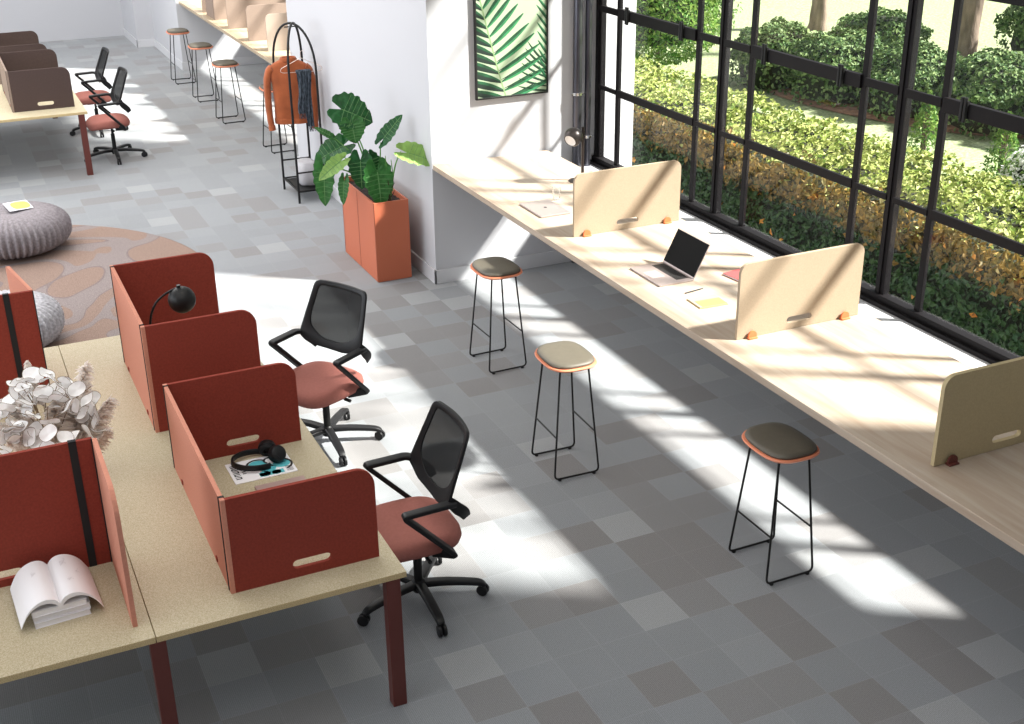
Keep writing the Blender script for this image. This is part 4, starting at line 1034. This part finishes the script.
def place_leaf(base, ctr, tipdir, nrm, L_, Wd, m, **k):
    o = leafmesh(L_, Wd, m, **k); Y = Vector(tipdir).normalized(); Z = Vector(nrm); Z = (Z - Y * Z.dot(Y)).normalized(); X = Y.cross(Z)
    R3 = Matrix((X, Y, Z)).transposed().to_4x4(); c = Vector(ctr) - pr.location - Y * L_ * .35
    o.matrix_basis = Matrix.Translation(c) @ R3
    bb = Vector(base) - pr.location; st_ = B(); mid = bb * .45 + c * .55 + Vector((0, 0, .09))
    P = resample([tuple(bb), tuple(bb * .8 + c * .2 + Vector((0, 0, .06))), tuple(mid), tuple(c)], 5)
    tube(st_, P, .009, 7, scale=[1.25 - .8 * i / (len(P) - 1) for i in range(len(P))]); finish('stalk', st_, M['pl_stem'], pr, smooth=60)
def at(px, py, dist_pt):
    """world point on the ray through pixel at the same distance as dist_pt"""
    d = RM @ Vector(((px - 512) / FPX, -(py - 362) / FPX, -1)); d.normalize(); return CAM + d * (Vector(dist_pt) - CAM).length
PC = (3.42, 10.3, 1.0)
base = (3.42, 10.32, .69)
vw = (CAM - Vector(PC)).normalized()   # leaves mostly turn to the light of the room
def off(px, py, dd): return at(px, py, PC) - vw * dd
right = Vector((.91, -.42, 0)); upv = Vector((0, 0, 1)); fwd = Vector((-.42, -.9, .0))
place_leaf(base, off(352, 113, .05), (.70, -.35, -.30), (-.15, -.85, .50), .30, .34, M['pl_dark'], droop=.2)
place_leaf(base, off(353, 130, .0), (.05, -.4, -.9), (-.2, -.8, .4), .18, .24, M['pl_mid'], droop=.2)
place_leaf(base, off(332, 151, .1), (-.9, .1, -.35), (-.1, -.55, .8), .30, .28, M['pl_dark'])
place_leaf(base, off(336, 165, -.10), (-.93, -.1, -.5), (.1, -.6, .8), .30, .16, M['pl_lite'], heart=.1)
place_leaf(base, off(324, 181, .02), (-.15, -.3, -1), (-.4, -.85, .25), .34, .20, M['pl_mid'])
place_leaf(base, off(344, 186, -.10), (-.25, -.2, -1), (-.6, -.7, .2), .25, .11, M['pl_mid'], heart=.1)
place_leaf(base, off(361, 170, -.08), (-.1, -.25, -1), (-.35, -.85, .35), .26, .23, M['pl_dark'])
place_leaf(base, off(374, 165, -.02), (.35, -.2, -.8), (-.2, -.85, .5), .20, .16, M['pl_dark'])
place_leaf(base, off(379, 183, -.22), (.02, -.2, -1), (-.15, -.95, .3), .32, .27, M['pl_mid'])
place_leaf((3.44, 10.25, .69), off(388, 133, -.12), (.55, -.30, .75), (-.65, -.60, .35), .32, .15, M['pl_dark'], heart=.12, droop=.0)
place_leaf((3.46, 10.08, .69), off(414, 155, -.34), (.90, -.42, -.25), (-.1, -.6, .85), .36, .25, M['pl_lite'], heart=.12)
place_leaf(base, off(327, 134, .05), (-.7, .2, .45), (-.2, -.7, .6), .20, .07, M['pl_mid'], heart=.08, droop=.0)
# spiky base stump and bare shoots
b = B()
tube(b, resample([(.02, -.24, 0), (.0, -.25, .10), (.03, -.25, .20)], 4), .016, 8)
for k in range(9):
    a = k * 2.4; d = Vector((math.cos(a), math.sin(a), .9)); s = Vector((.01, -.25, .06 + .015 * k)); tube(b, resample([tuple(s), tuple(s + d * .03), tuple(s + d * .05 + Vector((0, 0, .02)))], 3), .006, 5, scale=[1 - .11 * i for i in range(7)])
finish('stump', b, mat('plant_stump', (.05, .04, .02), .9), pr, smooth=60)
for dx, hh in ((-.02, .34), (.03, .30)):
    b = B(); tube(b, resample([(.03 + dx * .3, -.25, .12), (.02 + dx, -.25, .25), (.01 + dx, -.25, hh + .1)], 4), .006, 6, scale=[1 - .06 * i for i in range(9)]); finish('shoot', b, M['pl_stem'], pr, smooth=60)

# ------------------------------------------------------------------ clothes rack
r = empty('clothes_rack', (3.47, 12.97, 0)); tag(r, 'black arched tube clothes rack with a low tray, carrying the rust jacket', 'clothes rack')
def arch(p, q, name):
    p = Vector(p); q = Vector(q); b = B(); P = [Vector((p.x, p.y, 0)), Vector((p.x, p.y, 1.36))]; c = (p + q) / 2; h = (q - p) / 2
    for k in range(1, 24):
        a = PI - PI * k / 24; P.append(Vector((c.x + h.x * -math.cos(PI - a) if False else c.x - h.x * math.cos(PI * k / 24), c.y - h.y * math.cos(PI * k / 24), 1.36 + .48 * math.sin(PI * k / 24) ** .9)))
    P += [Vector((q.x, q.y, 1.36)), Vector((q.x, q.y, 0))]
    tube(b, P, .0125, 10, up=(h.y, -h.x, 0)); finish(name, b, M['blackm'], r, smooth=60)
arch((-.14, .30, 0), (.15, -.30, 0), 'arch'); arch((-.14, -.30, 0), (.17, .28, 0), 'arch')
b = B()
for zz in (.13, .33):
    tube(b, [(-.14, .30, zz), (.16, .29, zz)], .009, 8)
    tube(b, [(-.14, -.30, zz), (.15, -.30, zz)], .009, 8)
tube(b, [(-.14, -.30, .13), (-.14, .30, .13)], .009, 8); tube(b, [(.15, -.30, .13), (.16, .29, .13)], .009, 8); finish('rail', b, M['blackm'], r, smooth=60)
b = B(); box(b, -.13, .145, -.29, .28, .112, .122); box(b, -.13, -.126, -.29, .28, .112, .145); box(b, .141, .145, -.29, .28, .112, .145); finish('tray', b, M['blackm'], r)
b = B(); tube(b, [(-.07, .0, 1.805), (.09, .0, 1.805)], .006, 8); finish('hanging_bar', b, M['blackm'], r)
# grey soft bag on the tray
b = B(); rings = []
for zz, a_, c_ in ((0, .085, .13), (.02, .10, .15), (.12, .103, .155), (.20, .10, .15), (.245, .085, .13), (.25, .05, .09)):
    rings.append([(x + .01 * nzz(x * 9, y * 9, zz * 9), y + .01 * nzz(x * 7, y * 7, zz * 5), zz + .008 * nzz(x * 12, y * 12, zz)) for x, y in superell(a_, c_, 36, 3.6)])
rr = empty('storage_bag', (3.52, 12.98, .123)); tag(rr, 'pale grey soft storage box on the tray of the clothes rack', 'storage box')
loft(b, rings); finish('bag_body', b, M['boxg'], rr, smooth=60)
b = B(); sweep(b, [(x, y, .135) for x, y in superell(.105, .157, 36, 3.6)], circ(.0025, 5), closed=True); finish('seam', b, mat('bag_seam', (.38, .37, .39), .9), rr)

# hangers + jacket: plane turned towards the room
def hanger(x, y, z, rz, label, m, hz=.0, w=.21):
    h = empty('coat_hanger', (x, y, z), rz); tag(h, label, 'coat hanger')
    b = B(); P = fillet([(0, 0, -.02), (-w, 0, -.12), (-w - .01, 0, -.15), (-w + .02, 0, -.165), (w - .02, 0, -.165), (w + .01, 0, -.15), (w, 0, -.12), (0, 0, -.02)], .02, 4); tube(b, P, .0032, 6, up=(0, 1, 0)); finish('shoulder_wire', b, m, h, smooth=60)
    b = B(); P = [(0, 0, -.02), (0, 0, .02)] + [(.022 - .022 * math.cos(a), 0, .03 + .022 * math.sin(a) + .0) for a in [k / 10 * PI * 1.15 for k in range(11)]]; tube(b, P, .0028, 6, up=(0, 1, 0)); finish('hook', b, m, h, smooth=60); return h
JX, JY, JZ = 3.42, 13.0, 1.49; RJ = math.radians(-14)
hanger(JX, JY, JZ, RJ, 'pale wire hanger inside the rust jacket', M['wire'])
hanger(3.50, 12.80, 1.53, math.radians(-8), 'pale wire hanger in front of the jacket, carrying the dark scarf', M['wire'])
j = empty('suede_jacket', (JX, JY, JZ), RJ); tag(j, 'rust orange suede jacket hanging on the clothes rack', 'jacket')
def jr(a, c, z, cx=0, n=36, wr=0.0):
    out = []
    for k in range(n):
        t = 2 * PI * k / n; x = a * math.copysign(abs(math.cos(t)) ** .8, math.cos(t)); y = c * math.sin(t)
        y += wr * math.sin(x * 34 + z * 6) ; out.append((x + cx, y, z))
    return out
b = B(); loft(b, [jr(.190, .072, -.68, wr=.010), jr(.188, .078, -.64, wr=.012), jr(.182, .080, -.45, wr=.010), jr(.188, .080, -.28, wr=.008), jr(.205, .074, -.17, wr=.005), jr(.222, .062, -.115), jr(.205, .056, -.085), jr(.150, .054, -.050), jr(.090, .052, -.022), jr(.065, .05, -.012)])
finish('jacket_body', b, M['suede'], j, smooth=60)
for s in (-1, 1):
    b = B(); P = resample([(s * .170, 0, -.105), (s * .205, -.002, -.135), (s * .235, -.008, -.24), (s * .243, -.014, -.42), (s * .240, -.024, -.60), (s * .228, -.036, -.73)], 4)
    n_ = len(P); sweep(b, P, [(.040 * math.cos(a) * (1 + .06 * math.sin(5 * a)), .050 * math.sin(a)) for a in [2 * PI * k / 16 for k in range(16)]], up=(0, 1, 0), scale=[(.75 if i == 0 else 1.12 - .016 * i + .035 * math.sin(i * 1.9)) for i in range(n_)]); sl = finish('sleeve', b, M['suede'], j, smooth=60)
    b = B(); sweep(b, [(s * .2295, -.034, -.705), (s * .226, -.038, -.755)], [(.037 * math.cos(a), .042 * math.sin(a)) for a in [2 * PI * k / 16 for k in range(16)]], up=(0, 1, 0)); finish('cuff', b, M['suede'], sl, smooth=40)
b = B(); loft(b, [jr(.088, .062, -.040), jr(.092, .070, -.018), jr(.080, .062, .004), jr(.066, .05, -.002), jr(.060, .045, -.028)]); finish('collar', b, M['suede'], j, smooth=60)
b = B(); loft(b, [jr(.191, .076, -.692, wr=.010), jr(.194, .083, -.640, wr=.012), jr(.188, .080, -.635, wr=.012)]); finish('hem_band', b, M['suede'], j, smooth=60)
b = B(); sweep(b, [(.0, -.083, -.66), (0, -.084, -.45), (0, -.084, -.28), (0, -.077, -.17), (0, -.062, -.09)], [(-.004, 0), (.004, 0), (.004, .003), (-.004, .003)], up=(0, -1, 0)); finish('back_seam', b, M['lining'], j)
# scarf over the front hanger
sc_ = empty('knitted_scarf', (3.515, 12.80, 1.365), math.radians(-8)); tag(sc_, 'dark blue-grey knitted scarf with fringe hung over the front wire hanger', 'scarf')
def strip(x0, w, y0, length, ph):
    b = B(); rows = []
    for i in range(30):
        t = i / 29; z = .012 - length * t; ring = []
        ww = w * (1 + .10 * math.sin(t * 9 + ph)); cx = x0 + .010 * math.sin(t * 5 + ph)
        for k in range(18):
            a = 2 * PI * k / 18; u = math.cos(a); ring.append((cx + ww / 2 * u, y0 + .012 * math.sin(a) + .011 * math.sin(u * 7 + t * 4 + ph) - .01 * t, z))
        rows.append(ring)
    loft(b, rows); o = finish('scarf_end', b, M['denim'], sc_, smooth=60)
    b = B()
    for k in range(8):
        x = x0 - w / 2 * .85 + w * .85 * k / 7 + .008 * math.sin(5 + ph); tube(b, resample([(x, y0 - .008, .012 - length + .004), (x + .004 * math.sin(k), y0 - .012, -length - .02), (x + .008 * math.sin(k * 2), y0 - .01, -length - .045)], 3), .0035, 5)
    finish('fringe', b, M['denim'], o, smooth=60)
strip(-.030, .085, -.022, .44, 0); strip(.035, .075, -.026, .58, 1.7)
b = B(); P = [(-.07, -.024, 0), (-.02, 0, .0), (.07, -.0, 0)]; loft(b, [[(x, .030 * math.cos(a), .004 + .020 * math.sin(a)) for a in [2 * PI * k / 14 for k in range(14)]] for x in (-.075, -.03, .02, .075)]); finish('scarf_fold', b, M['denim'], sc_, smooth=60)

# ------------------------------------------------------------------ picture on the wall
r = empty('framed_picture', (4.495, 9.74, 1.60)); tag(r, 'black-framed palm leaf print hanging on the white wall above the counter', 'picture')
Wp, Hp = .68, .92
b = B(); w = Wp / 2
box(b, -w, -w + .014, -.035, -.002, 0, Hp, .002); box(b, w - .014, w, -.035, -.002, 0, Hp, .002); box(b, -w, w, -.035, -.002, 0, .014, .002); box(b, -w, w, -.035, -.002, Hp - .014, Hp, .002); finish('picture_frame', b, M['gframe'], r)
b = B(); box(b, -w + .012, w - .012, -.022, -.004, .012, Hp - .012); pb = finish('print', b, M['art0'], r)
def poly(bm, pts, y):
    # clip to the picture's inside
    x0, x1, z0, z1 = -w + .014, w - .014, .014, Hp - .014
    def clip(P, f, g):
        out = []
        for i in range(len(P)):
            a = P[i - 1]; c = P[i]; fa = f(a); fc = f(c)
            if (fa >= 0) != (fc >= 0): t = fa / (fa - fc); out.append((a[0] + (c[0] - a[0]) * t, a[1] + (c[1] - a[1]) * t))
            if fc >= 0: out.append(c)
        return out
    for f in (lambda p: p[0] - x0, lambda p: x1 - p[0], lambda p: p[1] - z0, lambda p: z1 - p[1]):
        pts = clip(pts, f, None)
        if len(pts) < 3: return
    bm.faces.new([bm.verts.new((p[0], y, p[1])) for p in pts])
def leaflet(bm, bm2, p, ang, ln, wd, bend, y):
    up_ = []; dn = []; mid = []
    for k in range(9):
        t = k / 8; a = ang + bend * t; x = p[0] + ln * t * math.cos(ang + bend * t * .5); z = p[1] + ln * t * math.sin(ang + bend * t * .5)
        ww = wd * math.sin(PI * (t * .92 + .05)) ** .7; nx, nz = -math.sin(a), math.cos(a); up_.append((x + nx * ww, z + nz * ww)); dn.append((x - nx * ww * .7, z - nz * ww * .7)); mid.append((x, z))
    poly(bm, up_ + mid[::-1], y); poly(bm2, mid + dn[::-1], y - .0001)
dk = B(); md = B(); bl = B(); lt = B()
def stemx(t): return (-.30 + .24 * (1 - t) ** 1.2 - .0, .0 + .92 * t)
def stempt(t): return (-.05 - .27 * t ** .9, -.02 + .98 * t)
for k in range(12):
    t = .0 + k * .078; p = stempt(t)
    leaflet(dk, md, p, math.radians(14 + 46 * t), .50 - .24 * t, .026, .16, -.0226)
    leaflet(bl, dk, (p[0], p[1]), math.radians(180 - 22 - 18 * t), .40, .036, .25, -.0228)
    if k < 7: leaflet(bl, bl, (p[0], p[1] + .02), math.radians(14 + 40 * t), .30 - .1 * t, .008, .2, -.0224)
for k in range(9):
    p = (.36 - .0 * k, .10 + k * .075); leaflet(dk, md, (p[0], p[1] - .03), math.radians(118 + 1 * k), .20, .013, .15, -.0227)
for k in range(7):
    p = (.35, .02 + k * .035); leaflet(bl, dk, p, math.radians(175 - 6 * k), .30, .012, -.25, -.0225)
for a0, b0 in ((0, 1),):
    pts = [stempt(k / 20) for k in range(21)]; poly(lt, [(x - .006, z) for x, z in pts] + [(x + .006, z) for x, z in pts[::-1]], -.0232)
bm_names = (('dark_leaflets', dk, 'art1'), ('light_leaflets', md, 'art2'), ('shadow_leaflets', bl, 'art3'), ('leaf_rib', lt, 'art4'))
for nm, g, mm in bm_names: finish(nm, g, M[mm], pb)

# ------------------------------------------------------------------ pipes in the corner
def pipe(x, y, z0, r_, clampz, label):
    p = empty('wall_pipe', (x, y, z0)); tag(p, label, 'pipe', None)
    b = B(); tube(b, [(0, 0, 0), (0, 0, CEIL - z0 - .0)], r_, 20, up=(0, 1, 0)); finish('pipe_tube', b, M['steel'], p, smooth=60)
    for cz in clampz:
        b = B(); lathe(b, [(r_ + .006, -.012), (r_ + .006, .012), (r_, .012), (r_, -.012), (r_ + .006, -.012)], 20, (0, 0, cz - z0))
        for s in (-1, 1): tube(b, [(s * (r_ + .002), 0, cz - z0), (s * (r_ + .024), 0, cz - z0)], .006, 8); tube(b, [(s * (r_ + .018), -.016, cz - z0), (s * (r_ + .018), .016, cz - z0)], .005, 8)
        finish('pipe_clamp', b, M['chrome'], p, smooth=40)
pipe(5.115, 9.697, 0.0, .040, (1.565, 2.9), 'thicker dark steel pipe in the corner, left of the thinner pipe')
pipe(5.225, 9.708, 0.90, .029, (1.17, 2.5), 'thinner dark steel pipe beside the window frame, right of the thicker pipe')
